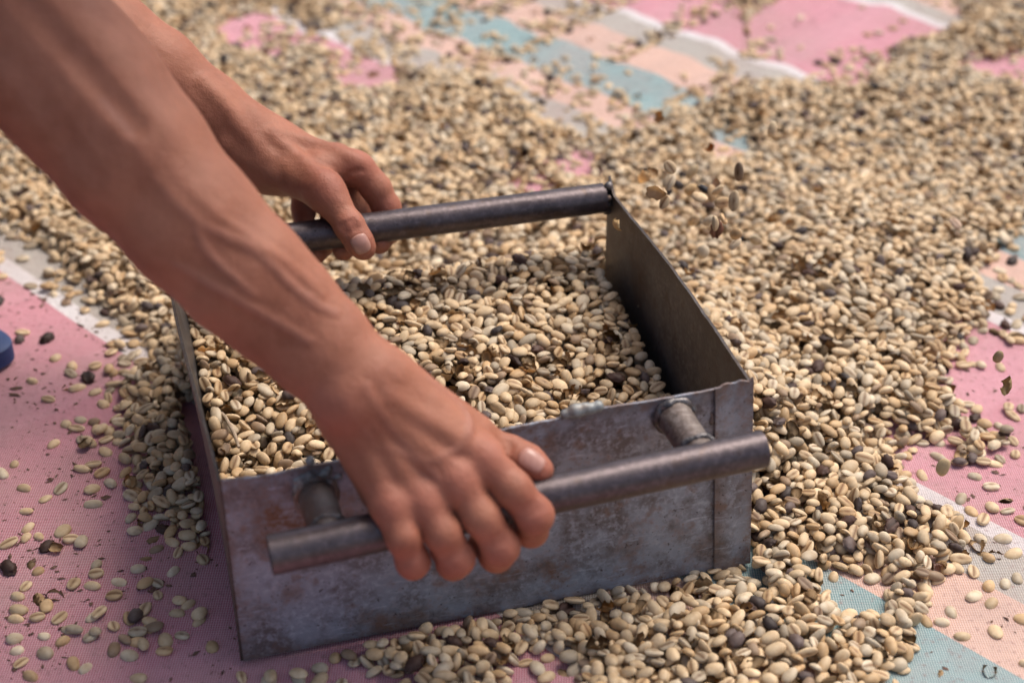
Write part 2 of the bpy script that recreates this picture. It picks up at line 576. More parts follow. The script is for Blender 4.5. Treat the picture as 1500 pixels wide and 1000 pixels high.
class Limb:
    def __init__(s):
        s.kb, s.kp = 0.012, 0.009
        s.body, s.palm, s.fingers, s.ridges = [], [], [], []

    def chain(s, dst, pts, rad):
        pts = [np.asarray(p, float) for p in pts]
        for i in range(len(pts) - 1):
            dst.append((pts[i], pts[i + 1], rad[i], rad[i + 1]))

    def flat_chain(s, dst, stations):
        """stations: (px, py, depth, half width m, half thickness m); two rods side by side"""
        C3 = [W(q[0], q[1], q[2]) for q in stations]
        L, R_ = [], []
        for i, q in enumerate(stations):
            a, b = C3[max(i - 1, 0)], C3[min(i + 1, len(C3) - 1)]
            ax = (b - a) / np.linalg.norm(b - a)
            side = np.cross(ax, FWD); side /= np.linalg.norm(side)
            off = max(q[3] - q[4], 0)
            L.append(C3[i] + side * off)
            R_.append(C3[i] - side * off)
        rad = [q[4] for q in stations]
        s.chain(dst, L, rad)
        s.chain(dst, R_, rad)
        s.chain(dst, C3, [r * 0.97 for r in rad])

    def base(s, P):
        d = None
        for a, b, ra, rb in s.body:
            e = cone_d(P, a, b, ra, rb)
            d = e if d is None else smin(d, e, s.kb)
        dp = None
        for a, b, ra, rb in s.palm:
            e = cone_d(P, a, b, ra, rb)
            dp = e if dp is None else smin(dp, e, s.kp)
        if dp is not None:
            d = smin(d, dp, 0.02)
        df = None
        for ch in s.fingers:
            dc = None
            for a, b, ra, rb in ch:
                e = cone_d(P, a, b, ra, rb)
                dc = e if dc is None else smin(dc, e, 0.005)
            df = dc if df is None else smin(df, dc, 0.0007)
        return d if df is None else smin(d, df, 0.0075)

    def full(s, P):
        d = s.base(P)
        for R_, r, k, groove in s.ridges:
            c = (R_.min(0) + R_.max(0)) / 2
            rr = np.linalg.norm(R_ - c, axis=1).max() + r + k + 0.002
            m = np.flatnonzero(((P - c) ** 2).sum(1) < rr * rr)
            m = m[np.abs(d[m]) < r + k + 0.004] if len(P) > 5000 else m
            if len(m):
                e = np.full(len(m), 9.0)
                for i in range(len(R_) - 1):
                    e = np.minimum(e, cone_d(P[m], R_[i], R_[i + 1], r, r))
                sg = -1 if groove else 1
                d[m] = sg * smin(sg * d[m], e, k)
        return d

    def hits(s, path, d0=0.5):
        r = np.array([ray(*q) for q in path])
        r /= np.linalg.norm(r, axis=1)[:, None]
        t = np.full(len(r), d0)
        for _ in range(45):
            e = s.base(EYE + r * t[:, None])
            t = np.minimum(t + e * 0.9, 1.7)
            if np.abs(e).max() < 1e-4:
                break
        return EYE + r * t[:, None], t < 1.6

    def hit(s, px, py):
        p, ok = s.hits([(px, py)])
        return p[0] if ok[0] else None

    def normals(s, P):
        e = 0.0008
        n = np.stack([s.base(P + np.eye(3)[i] * e) - s.base(P - np.eye(3)[i] * e) for i in range(3)], 1)
        return n / np.linalg.norm(n, axis=1)[:, None]

    def normal(s, p):
        return s.normals(p[None])[0]

    def ridge(s, path, r, h, k=0.004, groove=False):
        """a raised cord (vein, tendon, muscle edge) or a furrow along measured points; h = how far it stands out"""
        q = np.array(path, float)
        seg = np.linalg.norm(np.diff(q, axis=0), axis=1)
        m = max(int(seg.sum() / 9), 2) + 1
        # smooth curve through the measured points
        ext = np.vstack([2 * q[0] - q[1], q, 2 * q[-1] - q[-2]])
        cum = np.concatenate([[0], np.cumsum(seg)])
        out = []
        for tt in np.linspace(0, cum[-1], m):
            i = min(int(np.searchsorted(cum, tt, 'right')) - 1, len(q) - 2)
            u = (tt - cum[i]) / seg[i]
            p0, p1, p2, p3 = ext[i], ext[i + 1], ext[i + 2], ext[i + 3]
            out.append(0.5 * (2 * p1 + (p2 - p0) * u + (2 * p0 - 5 * p1 + 4 * p2 - p3) * u * u + (3 * p1 - p0 - 3 * p2 + p3) * u ** 3))
        P, ok = s.hits(out)
        P = P[ok]
        m = len(P)
        if m < 2:
            return
        w = np.sin(np.linspace(0.04, 0.96, m) * np.pi) ** 0.6 if m > 3 else np.ones(m)
        hs = h * (w * 1.5 - 0.5) if m > 3 else np.full(m, h)
        P = P + s.normals(P) * ((1 if groove else -1) * (r - hs))[:, None]
        s.ridges.append((P, r, k, groove))

    def mesh(s, h, clip=None):
        prims = s.body + s.palm + [c for f in s.fingers for c in f]
        lo = np.min([np.minimum(a - ra, b - rb) for a, b, ra, rb in prims], axis=0) - 0.008
        hi = np.max([np.maximum(a + ra, b + rb) for a, b, ra, rb in prims], axis=0) + 0.008
        F = 8
        n = (np.ceil((hi - lo) / (h * F)).astype(int)) * F + 1
        ax = [lo[i] + np.arange(n[i]) * h for i in range(3)]
        # coarse to fine: only cells near the surface are evaluated
        nc = (n - 1) // F
        I = np.stack(np.meshgrid(*[np.arange(q) for q in nc], indexing='ij'), -1).reshape(-1, 3)
        cen = lo + (I + 0.5) * h * F
        keep = np.abs(s.full(cen)) < h * F * 0.87 + 0.006
        I = I[keep]
        sub = np.stack(np.meshgrid(*[np.arange(4)] * 3, indexing='ij'), -1).reshape(-1, 3)
        J = (I[:, None] * 4 + sub[None]).reshape(-1, 3)
        cen = lo + (J + 0.5) * h * 2
        keep = np.abs(s.full(cen)) < h * 2 * 0.87 + 0.003
        J = J[keep]
        V = np.full(n, 9.0, np.float32)
        sub = np.stack(np.meshgrid(*[np.arange(3)] * 3, indexing='ij'), -1).reshape(-1, 3)
        G = (J[:, None] * 2 + sub[None]).reshape(-1, 3)
        flat = np.unique(np.ravel_multi_index(G.T, n))
        G = np.stack(np.unravel_index(flat, n), 1)
        V.ravel()[flat] = s.full(lo + G * h)
        # surface nets
        cells = np.unique(np.ravel_multi_index(((J[:, None] * 2 + np.stack(np.meshgrid(*[np.arange(2)] * 3, indexing='ij'), -1).reshape(-1, 3)[None]).reshape(-1, 3)).T, n))
        cc = np.stack(np.unravel_index(cells, n), 1)
        cc = cc[(cc < np.array(n) - 1).all(1)]
        offs = np.stack(np.meshgrid(*[np.arange(2)] * 3, indexing='ij'), -1).reshape(-1, 3)
        cv_ = np.stack([V[cc[:, 0] + o[0], cc[:, 1] + o[1], cc[:, 2] + o[2]] for o in offs], 1)
        ok = (cv_.max(1) < 5) & (cv_.min(1) < 0) & (cv_.max(1) >= 0)
        cc, cv_ = cc[ok], cv_[ok]
        acc = np.zeros((len(cc), 3)); cnt = np.zeros(len(cc))
        for i in range(8):
            for j in range(i + 1, 8):
                if np.abs(offs[i] - offs[j]).sum() != 1:
                    continue
                a, b = cv_[:, i], cv_[:, j]
                m = (a < 0) != (b < 0)
                t = np.where(m, a / np.where(m, a - b, 1), 0)
                acc += np.where(m[:, None], offs[i] + (offs[j] - offs[i]) * t[:, None], 0)
                cnt += m
        verts = lo + (cc + acc / cnt[:, None]) * h
        idx = np.full(n, -1, np.int32)
        idx[cc[:, 0], cc[:, 1], cc[:, 2]] = np.arange(len(cc))
        quads = []
        for axn in range(3):
            o1, o2 = np.eye(3, dtype=int)[(axn + 1) % 3], np.eye(3, dtype=int)[(axn + 2) % 3]
            e = np.eye(3, dtype=int)[axn]
            q = cc[(cc > 0).all(1)]
            v0 = V[q[:, 0], q[:, 1], q[:, 2]]
            q1 = q + e
            v1 = V[q1[:, 0], q1[:, 1], q1[:, 2]]
            m = ((v0 < 0) != (v1 < 0)) & (v0 < 5) & (v1 < 5)
            q, v0 = q[m], v0[m]
            g_ = [idx[tuple((q - x).T)] for x in (np.zeros(3, int), o1, o1 + o2, o2)]
            Fq = np.stack(g_, 1)
            okq = (Fq >= 0).all(1)
            Fq, v0 = Fq[okq], v0[okq]
            Fq[v0 >= 0] = Fq[v0 >= 0][:, ::-1]
            quads.append(Fq)
        return verts, np.concatenate(quads)


def relax(V, Fq, it=2, lam=0.5):
    e = np.concatenate([Fq[:, [0, 1]], Fq[:, [1, 2]], Fq[:, [2, 3]], Fq[:, [3, 0]]])
    e = np.concatenate([e, e[:, ::-1]])
    cnt = np.bincount(e[:, 0], minlength=len(V)).astype(float)
    cnt[cnt == 0] = 1
    for _ in range(it):
        for l_ in (lam, -lam * 1.03):
            s = np.stack([np.bincount(e[:, 0], V[e[:, 1], i], len(V)) for i in range(3)], 1) / cnt[:, None]
            V = V + (s - V) * l_
    return V


def mm(*a):
    return [q / 1000 for q in a]


R_PIPE = 0.0107
LOFF = 0.047


def weld_blob(pts, rad, mat, parent, k=.0014, h=.0007):
    """beads of weld metal run together into one lump"""
    L = Limb()
    L.kb = k
    pts = [np.asarray(p, float) for p in pts]
    L.body = [(p, p + 1e-5, r, r) for p, r in zip(pts, rad)]
    V, Fq = L.mesh(h)
    return mesh_obj('weld', V, Fq.tolist(), mat, parent)


pp = Q['TL'] + nf * LOFF
pA = on_plane(395, 813, pp, nf)
pB = on_plane(1117, 657, pp, nf)
hand_pipe = tube('handle', [pA + (pB - pA) * t for t in np.linspace(0, 1, 14)], R_PIPE, M_pipe, scoop, bore=0.03, seg=36)
for px_, py_ in ((985, 606), (462, 722)):                      # two stub brackets carry the handle
    b0 = on_plane(px_, py_, Q['TL'], nf)
    t_ = np.dot(b0 - pA, (pB - pA)) / np.dot(pB - pA, pB - pA)
    b1 = pA + (pB - pA) * t_
    ax = (b1 - b0) / np.linalg.norm(b1 - b0)
    s_ = np.cross(ax, [0, 0, 1.0]); s_ /= np.linalg.norm(s_)
    q_ = np.cross(s_, ax)
    tube('bracket', [b0 + (b1 - b0) * t for t in (0.03, 0.2, 0.4, 0.6, 0.8, 0.93)], [0.0104, .0103, .0100, .0099, .0101, .0103], M_burnt, hand_pipe, wob=0.008, seed=4)
    for tt, rad, sz in ((0.05, 0.0108, 1.0), (0.80, 0.0102, .8)):
        P_, R__ = [], []
        for a in np.linspace(0, 2 * math.pi, 27)[:-1]:
            P_.append(b0 + (b1 - b0) * tt + (s_ * math.cos(a) + q_ * math.sin(a)) * rad * random.uniform(0.97, 1.05) + ax * random.uniform(-.0008, .0008))
            R__.append(random.uniform(.0017, .0027) * sz)
        weld_blob(P_, R__, M_weld if tt > .5 or px_ > 700 else M_burnt, hand_pipe)
fA = W(236, 374, proj(Q['FL'])[2])
fB = W(884, 290, proj(Q['FR'])[2])
far_pipe = tube('handle', [fA + (fB - fA) * t for t in np.linspace(0, 1, 14)], R_PIPE, M_pipe, scoop, bore=0.0, seg=36)
weld_blob([fB + np.array([random.gauss(0.001, .0018), random.gauss(0, .004), random.gauss(0, .0065)]) for i in range(22)], [random.uniform(.0022, .0040) for i in range(22)], M_weld, scoop, k=.002)
for px_, py_ in ((1043, 692), (1044, 771), (1041, 828), (1041, 745), (1043, 610), (1042, 640)):   # tacks up the flange seam
    c0 = on_plane(px_, py_, Q['TL'] + nf * 0.0012, nf)
    weld_blob([c0 + np.array([random.gauss(0, .0008), 0, random.gauss(0, .0028)]) for i in range(7)], [random.uniform(.0010, .0017) for i in range(7)], M_weld, scoop, h=.0006)
c0 = on_plane(846, 599, Q['TL'], nf)
weld_blob([c0 + UDIR * random.gauss(0, .0055) + np.array([0, 0, random.gauss(-.0014, .0009)]) for i in range(16)], [random.uniform(.0018, .0034) for i in range(16)], M_smear, scoop, k=.002)
c0 = on_plane(455, 692, Q['TL'], nf)
weld_blob([c0 + UDIR * random.gauss(0, .0062) + nf * .0006 + np.array([0, 0, random.gauss(-.005, .0048)]) for i in range(26)], [random.uniform(.0018, .0036) for i in range(26)], M_smear, scoop, k=.002)

# --- near arm (right hand on the near handle)
A = Limb()
A.flat_chain(A.body, [(516, 554, .812, .0232, .0185), (467, 507, .810, .0256, .0185), (408, 450, .806, .0283, .020), (355, 401, .80, .031, .0235),
                      (283, 329, .797, .0330, .0275), (196, 229, .795, .0368, .0315), (130, 147, .795, .0390, .034), (82, 95, .796, .0397, .035), (10, 12, .80, .041, .037)])
SH_R, SH_L = np.array([-.37, .74, .61]), np.array([-.43, 1.06, .60])
A.chain(A.body, [W(10, 12, .80), W(-50, -40, .80), SH_R], mm(40, 41, 48))
MC = {'i': W(712, 676, .822), 'm': W(672, 707, .818), 'r': W(622, 734, .816), 'p': W(573, 742, .812)}
carp = {'i': W(574, 566, .815), 'm': W(552, 583, .814), 'r': W(530, 602, .815), 'p': W(512, 618, .819)}
for f_, r0, r1 in (('i', 15, 11), ('m', 15, 11.5), ('r', 14.5, 11), ('p', 13.5, 10)):
    A.palm.append((carp[f_], carp[f_] + (MC[f_] - carp[f_]) * .92, r0 / 1000, r1 / 1000 - .0006))
A.palm.append((W(575, 575, .836), W(690, 650, .845), .017, .012))           # ball of the thumb
A.palm.append((W(518, 625, .828), W(556, 718, .828), .014, .011))           # heel of the hand
A.palm.append((W(600, 640, .836), W(640, 690, .838), .015, .012))
A.palm.append((W(602, 576, .823), W(694, 636, .836), .0125, .0115))
for pts, rad in (
    ([MC['i'], W(752, 716, .8155), W(783, 754, .8205), W(778, 776, .842), W(756, 768, .865)], mm(11, 9.2, 9.5, 8.6, 7.2)),
    ([MC['m'], W(706, 757, .8135), W(733, 800, .822), W(727, 812, .847), W(705, 795, .869)], mm(11.3, 9.4, 9.6, 8.8, 7.3)),
    ([MC['r'], W(648, 780, .8105), W(668, 817, .820), W(664, 824, .844), W(648, 806, .864)], mm(10.8, 9.1, 9.3, 8.5, 7.2)),
    ([MC['p'], W(590, 786, .8065), W(605, 822, .816), W(605, 826, .838), W(596, 806, .856)], mm(9.8, 8.2, 8.3, 7.5, 6.5)),
    ([W(690, 650, .845), W(746, 664, .843), W(772, 676, .840), W(791, 688, .838)], mm(11.5, 9.3, 9.0, 7.4)),
):
    ch = []
    A.chain(ch, pts, rad)
    A.fingers.append(ch)


def c3(x, y):
    return (420 + x / 2.777, 520 + y / 2.777)


# knuckle heads, tendons and veins on the back of the near hand
for q, r, h in ((c3(815, 425), .009, .0022), (c3(700, 510), .0095, .0026), (c3(560, 598), .009, .0020), (c3(425, 612), .008, .0016)):
    A.ridge([q, (q[0] + 4, q[1] + 5)], r, h, 0.007)
for a, b in (((330, 180), (680, 480)), ((300, 210), (545, 580)), ((380, 150), (800, 400)), ((265, 260), (410, 590))):
    A.ridge([c3(a[0] + (b[0] - a[0]) * t, a[1] + (b[1] - a[1]) * t) for t in (0.1, 0.35, 0.6, 0.85)], .0035, .0010, 0.006)
veins = [[(300, 365), (360, 368), (420, 378), (480, 402), (535, 425), (575, 432), (640, 412), (700, 375), (735, 325), (748, 270), (715, 210), (650, 150), (580, 95)],
         [(575, 432), (520, 390), (460, 330), (400, 260), (350, 190), (320, 130)], [(360, 368), (340, 330), (300, 280), (255, 220)],
         [(640, 412), (690, 455), (740, 500), (770, 560)], [(535, 425), (600, 480), (640, 540)]]
for v in veins:
    A.ridge([c3(*q) for q in v], .0017, .0013, 0.0030)
A.ridge([(330, 345), (380, 372), (430, 420), (470, 450), (492, 458)], .0018, .0011, 0.0035)
A.ridge([(240, 235), (300, 300), (360, 345), (420, 385), (470, 430)], .0022, .0011, 0.004)
A.ridge([(260, 390), (330, 430), (400, 470), (452, 500)], .0018, .0010, 0.0035)
A.ridge([(150, 150), (195, 205), (230, 262), (285, 320), (345, 352), (400, 372)], .0018, .0010, 0.0035)
A.ridge([(285, 320), (300, 365), (340, 405), (372, 432)], .0016, .0009, 0.003)
# muscle edges of the forearm
A.ridge([(70, -10), (120, 40), (180, 110), (225, 170), (265, 240), (300, 300)], .017, .0016, 0.006)
A.ridge([(100, 90), (140, 140), (180, 190), (225, 245), (260, 290)], .011, .0011, 0.005)
A.ridge([(20, -10), (55, 25), (90, 65), (125, 105), (160, 145), (195, 185)], .008, .0009, 0.005, groove=True)
A.ridge([(0, 70), (35, 110), (70, 160), (105, 215), (135, 255)], .010, .0007, 0.005, groove=True)
A.ridge([(505, 596), (486, 604)], .010, .0016, 0.010)                    # wrist bone on the little-finger side
# wrinkles behind the thumb joint
for t in (0, 1, 2):
    A.ridge([(741 + t * 5, 646 + t * 1), (738 + t * 5, 656 + t * 2), (739 + t * 5, 668 + t * 2)], .0014, .0007, 0.0016, groove=True)
for a in ((783, 754), (733, 800), (668, 817), (605, 822)):
    for t in (-1, 0, 1):
        ox, oy = -6 + t * 3.4, -8 + t * 5
        A.ridge([(a[0] + ox - 12, a[1] + oy + 7), (a[0] + ox, a[1] + oy + 1), (a[0] + ox + 12, a[1] + oy - 7)], .0016, .0008, 0.0018, groove=True)

# --- far arm (left hand on the far handle)
B = Limb()
B.flat_chain(B.body, [(378, 226, 1.092, .0245, .0185), (345, 197, 1.085, .0235, .018), (300, 163, 1.08, .0255, .020), (225, 112, 1.072, .032, .026),
                      (150, 70, 1.065, .038, .031), (60, 10, 1.055, .042, .036), (-60, -80, 1.05, .043, .038)])
B.chain(B.body, [W(-60, -80, 1.05), W(-110, -130, 1.05), SH_L], mm(41, 42, 49))
MC2 = {'i': W(528, 249, 1.085), 'm': W(497, 236, 1.103), 'r': W(464, 238, 1.117), 'p': W(436, 244, 1.126)}
carp2 = {'i': W(405, 215, 1.092), 'm': W(400, 218, 1.102), 'r': W(395, 226, 1.110), 'p': W(390, 236, 1.115)}
for f_, r0, r1 in (('i', 15.5, 11.5), ('m', 15, 11.5), ('r', 14.5, 11), ('p', 13.5, 10)):
    B.palm.append((carp2[f_], carp2[f_] + (MC2[f_] - carp2[f_]) * .88, r0 / 1000, r1 / 1000 - .001))
B.palm.append((W(405, 242, 1.085), W(474, 280, 1.060), .0165, .0122))
B.palm.append((W(420, 250, 1.09), W(455, 262, 1.10), .016, .014))
B.palm.append((W(470, 245, 1.075), W(505, 243, 1.082), .010, .011))
for pts, rad in (
    ([MC2['i'], W(551, 276, 1.090), W(566, 304, 1.0955), W(571, 335, 1.096), W(556, 356, 1.078)], mm(11.3, 10, 9.6, 8.8, 7.6)),
    ([MC2['m'], W(517, 268, 1.112), W(527, 302, 1.113), W(524, 345, 1.100), W(503, 366, 1.076)], mm(11.5, 10, 9.7, 8.8, 7.6)),
    ([MC2['r'], W(482, 268, 1.122), W(488, 302, 1.120), W(485, 347, 1.102), W(463, 371, 1.078)], mm(11, 9.8, 9.4, 8.5, 7.4)),
    ([MC2['p'], W(443, 275, 1.122), W(445, 305, 1.112), W(445, 340, 1.100), W(428, 366, 1.08)], mm(10, 8.6, 8.2, 7.4, 6.6)),
    ([W(474, 280, 1.060), W(494, 305, 1.054), W(512, 331, 1.0505), W(526, 354, 1.051), W(533, 364, 1.053)], mm(12.4, 9.6, 9.7, 9.0, 8.0)),
):
    ch = []
    B.chain(ch, pts, rad)
    B.fingers.append(ch)
B.ridge([(476, 270), (482, 278)], .010, .0022, 0.010)
B.ridge([(395, 196), (430, 222), (462, 252), (474, 268)], .0035, .0012, 0.006)
B.ridge([(405, 192), (450, 204), (495, 218), (525, 234)], .0035, .0009, 0.006)
B.ridge([(300, 120), (335, 160), (362, 200), (390, 232)], .004, .0012, 0.008)
B.ridge([(330, 215), (365, 240), (395, 260)], .004, .0010, 0.008)
B.ridge([(505, 262), (515, 252), (532, 250)], .0016, .0009, 0.002, groove=True)
for t in range(4):
    B.ridge([(497 + t * 3, 332 + t * 3.5), (506 + t * 3, 327 + t * 4), (519 + t * 2.4, 321 + t * 4)], .0013, .0007, 0.0015, groove=True)

FL_A = [(c3(815, 425), .014), (c3(700, 510), .015), (c3(560, 598), .015), (c3(425, 612), .013), ((783, 754), .014), ((733, 803), .014), ((668, 822), .014), ((605, 826), .013), ((792, 684), .012), ((488, 606), .018)]
FL_B = [((480, 276), .015), ((512, 330), .012), ((532, 362), .012), ((540, 240), .014), ((572, 300), .012)]

person = thing('person', 'person at the left edge gripping both scoop handles with bare tanned forearms', 'person', (-0.62, 0.86, 0))


def arm_object(limb, fl, lab):
    V, Fq = limb.mesh(0.00115)
    V = relax(V, Fq, 2)
    o = mesh_obj('arm', V, Fq.tolist(), M_skin, person)
    fv = np.zeros(len(V))
    for (q, r) in fl:
        p = limb.hit(*q)
        if p is not None:
            fv = np.maximum(fv, np.exp(-((np.linalg.norm(V - p, axis=1) / r) ** 2)))
    at = o.data.attributes.new('flush', 'FLOAT', 'POINT')
    at.data.foreach_set('value', fv.astype(np.float32))
    vv = np.zeros(len(V))
    for R_, r, k, groove in limb.ridges:
        if r < 0.0021 and not groove:
            for a, b in zip(R_[:-1], R_[1:]):
                m = np.flatnonzero(((V - a) ** 2).sum(1) < 0.012 ** 2)
                vv[m] = np.maximum(vv[m], np.clip(1 - cone_d(V[m], a, b, r, r) / 0.002, 0, 1))
    at = o.data.attributes.new('vein', 'FLOAT', 'POINT')
    at.data.foreach_set('value', vv.astype(np.float32))
    o['label'] = lab
    return o


arm_near = arm_object(A, FL_A, 'near forearm and veined right hand closed over the near handle')
arm_far = arm_object(B, FL_B, 'far forearm and left hand with its thumb over the far handle')


def nail(limb, parent, px, py, tipx, tipy, half_w, half_l):
    c = limb.hit(px, py)
    n = limb.normal(c)
    tip = limb.hit(tipx, tipy)
    y = tip - c
    y -= n * (y @ n); y /= np.linalg.norm(y)
    x = np.cross(y, n)
    nu, nv = 11, 13
    P = []
    for j in range(nv):
        v = -1 + 2 * j / (nv - 1)
        for i in range(nu):
            u = -1 + 2 * i / (nu - 1)
            e = (1 - abs(v) ** 4) ** 0.5 if v < 0 else (1 - abs(v) ** 3 * 0.55)
            w_ = half_w * (0.55 + 0.45 * max(e, 0))
            l_ = half_l * v * (1 - 0.10 * u * u)
            P.append(c + x * u * w_ + y * l_ + n * 0.004)
    P = np.array(P)
    for _ in range(25):
        P = P - n[None] * limb.base(P)[:, None] * 0.8
    uu = np.tile(np.linspace(-1, 1, nu), nv)
    vv = np.repeat(np.linspace(-1, 1, nv), nu)
    P = P + n[None] * (0.0007 - 0.0006 * np.maximum(np.abs(uu) ** 6, np.where(vv < 0, np.abs(vv) ** 6, 0)))[:, None]
    F = [(j * nu + i, j * nu + i + 1, (j + 1) * nu + i + 1, (j + 1) * nu + i) for j in range(nv - 1) for i in range(nu - 1)]
    o = mesh_obj('fingernail', P, F, M_nail)
    o.parent = parent
    o.matrix_parent_inverse = parent.matrix_parent_inverse @ Matrix.Identity(4) if False else Matrix.Identity(4)
    md = o.modifiers.new('thick', 'SOLIDIFY')
    md.thickness = 0.0006
    md.offset = -1
    return o


nail(A, arm_near, 779, 674, 800, 687, .0058, .0072)
nail(B, arm_far, 529, 358, 537, 374, .0060, .0068)

# --- the shirt the arms come out of
S = Limb()
mid = (SH_R + SH_L) / 2
S.body += [(SH_R, SH_R * .55 + W(-50, -40, .80) * .45, .078, .064), (SH_L, SH_L * .55 + W(-110, -130, 1.05) * .45, .078, .064)]
hip = np.array([-.74, .93, .24])
S.palm += [(SH_R + [-.03, .03, 0], SH_L + [-.03, -.03, 0], .085, .085), (mid + [-.05, 0, -.01], hip, .14, .16),
           (SH_R + [-.05, .05, -.02], hip + [0, -.06, 0], .09, .12), (SH_L + [-.05, -.05, -.02], hip + [0, .06, 0], .09, .12)]
S.fingers.append([(mid + [.0, 0, .04], mid + [.04, 0, .08], .06, .055)])
V, Fq = S.mesh(0.008)
mesh_obj('shirt', V, Fq.tolist(), M_shirt, person)
T_ = Limb()
for sgn, kx in ((-1, .0), (1, .02)):
    knee, ank = np.array([-.50 + kx, .93 + sgn * .235, .33]), np.array([-.70, .93 + sgn * .19, .07])
    T_.body += [(hip + [0, sgn * .09, 0], knee, .105, .068), (knee, ank + [0, 0, .03], .066, .050)]
    Ft = Limb()
    Ft.kb = .02
    Ft.body = [(ank + [0, 0, .05], ank + [.0, 0, -.02], .036, .036), (ank + [0, 0, -.03], ank + [.14, 0, -.042], .036, .026), (ank + [.10, .02, -.045], ank + [.175, .026, -.05], .017, .012), (ank + [.10, -.018, -.045], ank + [.165, -.026, -.05], .016, .011)]
    V, Fq = Ft.mesh(0.005)
    V[:, 2] = np.maximum(V[:, 2], .006)
    mesh_obj('foot', V, Fq.tolist(), M_skin, person)
V, Fq = T_.mesh(0.009)
mesh_obj('trousers', V, Fq.tolist(), M_trousers, person)
Hd = Limb()
hc = mid + np.array([.20, -.02, .12])
Hd.body += [(mid + [.01, 0, .05], mid + [.13, 0, .09], .055, .052)]
Hd.palm += [(hc + [-.02, 0, .035], hc + [.03, 0, .03], .080, .076), (hc + [.055, 0, -.01], hc + [.07, 0, -.06], .058, .045)]
Hd.fingers += [[(hc + [.105, 0, .0], hc + [.128, 0, -.035], .008, .014)], [(hc + [.02, .083, 0], hc + [.01, .086, -.03], .014, .010)], [(hc + [.02, -.083, 0], hc + [.01, -.086, -.03], .014, .010)]]
V, Fq = Hd.mesh(0.006)
mesh_obj('head', V, Fq.tolist(), M_skin, person)
Hr = Limb()
Hr.body += [(hc + [-.03, 0, .045], hc + [.03, 0, .052], .084, .076)]
Hr.palm += [(hc + [-.05, .03, 0], hc + [-.05, -.03, 0], .068, .068)]
Hr.fingers += [[(hc + [.07, .04, .075], hc + [.07, -.04, .075], .035, .035)]]
V, Fq = Hr.mesh(0.006)
mesh_obj('hair', V, Fq.tolist(), M_hair, person)
bm = bmesh.new()  # invented hat, out of view, added so its brim shades the upper forearms
prof = [(.001, .150), (.05, .148), (.078, .135), (.090, .10), (.096, .062), (.12, .055), (.17, .046), (.205, .036), (.206, .033), (.17, .042), (.12, .051), (.094, .057)]
rows = [[bm.verts.new(hc + np.array([r_ * math.cos(a) + z_ * .25, r_ * math.sin(a), z_ - r_ * math.cos(a) * .25])) for a in np.linspace(0, 2 * math.pi, 49)[:-1]] for r_, z_ in prof]
for i in range(len(rows) - 1):
    for k in range(48):
        bm.faces.new((rows[i][k], rows[i][(k + 1) % 48], rows[i + 1][(k + 1) % 48], rows[i + 1][k]))
bmesh.ops.recalc_face_normals(bm, faces=bm.faces)
bm_obj('added_shade_hat', bm, M_twig, person)

# ------------------------------------------------------------------ flip-flop at the left edge
fc = on_ground(-99, 535, 0.0)
sand = thing('flip_flop', 'blue rubber flip-flop with a dimpled sole at the left edge', 'flip-flop', tuple(fc))
bm = bmesh.new()
outl = []
for a in np.linspace(0, 2 * math.pi, 56)[:-1]:
    x_ = math.cos(a) * 0.13 - 0.098
    y_ = math.sin(a) * 0.044 * (1 + 0.10 * math.cos(a) - 0.12 * math.cos(2 * a))
    outl.append((x_, y_))
low = [bm.verts.new((x_ + fc[0] + .03, y_ + fc[1] + .0, 0.006)) for x_, y_ in outl]
midr = [bm.verts.new((x_ + fc[0] + .03, y_ + fc[1] + .0, 0.019)) for x_, y_ in outl]
topr = [bm.verts.new(((x_ + .098) * .965 - .098 + fc[0] + .03, y_ * .94 + fc[1], 0.0215)) for x_, y_ in outl]
for ra_, rb_ in ((low, midr), (midr, topr)):
    for i in range(len(outl)):
        j = (i + 1) % len(outl)
        bm.faces.new((ra_[i], ra_[j], rb_[j], rb_[i]))
bm.faces.new(topr)
bm.faces.new(low[::-1])
so = bm_obj('sole', bm, M_blue, sand)
md = so.modifiers.new('e', 'EDGE_SPLIT'); md.split_angle = math.radians(40)
bm = bmesh.new()
for i in range(-40, 10):
    for j in range(-12, 13):
        x_, y_ = i * 0.0046 + (0.0023 if j % 2 else 0), j * 0.0036
        u_ = (x_ + .098 - .03) / .125
        if u_ * u_ + (y_ / .040) ** 2 < 0.93:
            bmesh.ops.create_cone(bm, cap_ends=True, segments=6, radius1=.0017, radius2=.0011, depth=.0016, matrix=Matrix.Translation((x_ + fc[0], y_ + fc[1], .0222)))
dm = bm_obj('dimples', bm, M_blue, sand, smooth=False)
tube('strap', [fc + np.array([-.03, 0, .022]), fc + np.array([-.04, .006, .04]), fc + np.array([-.07, .022, .05]), fc + np.array([-.11, .036, .035]), fc + np.array([-.13, .040, .015])], [.004, .005, .006, .006, .005], M_blue, sand, seg=10)
tube('strap', [fc + np.array([-.03, 0, .022]), fc + np.array([-.04, -.006, .04]), fc + np.array([-.07, -.022, .05]), fc + np.array([-.11, -.036, .035]), fc + np.array([-.13, -.040, .015])], [.004, .005, .006, .006, .005], M_blue, sand, seg=10)


# ------------------------------------------------------------------ bean shapes
def lump(p, ph, amp):
    return amp * (math.sin(p[0] * 2.1 + ph) * math.sin(p[1] * 2.7 + ph * 1.7) + 0.6 * math.sin(p[2] * 3.3 + ph * 2.3 + p[0]))


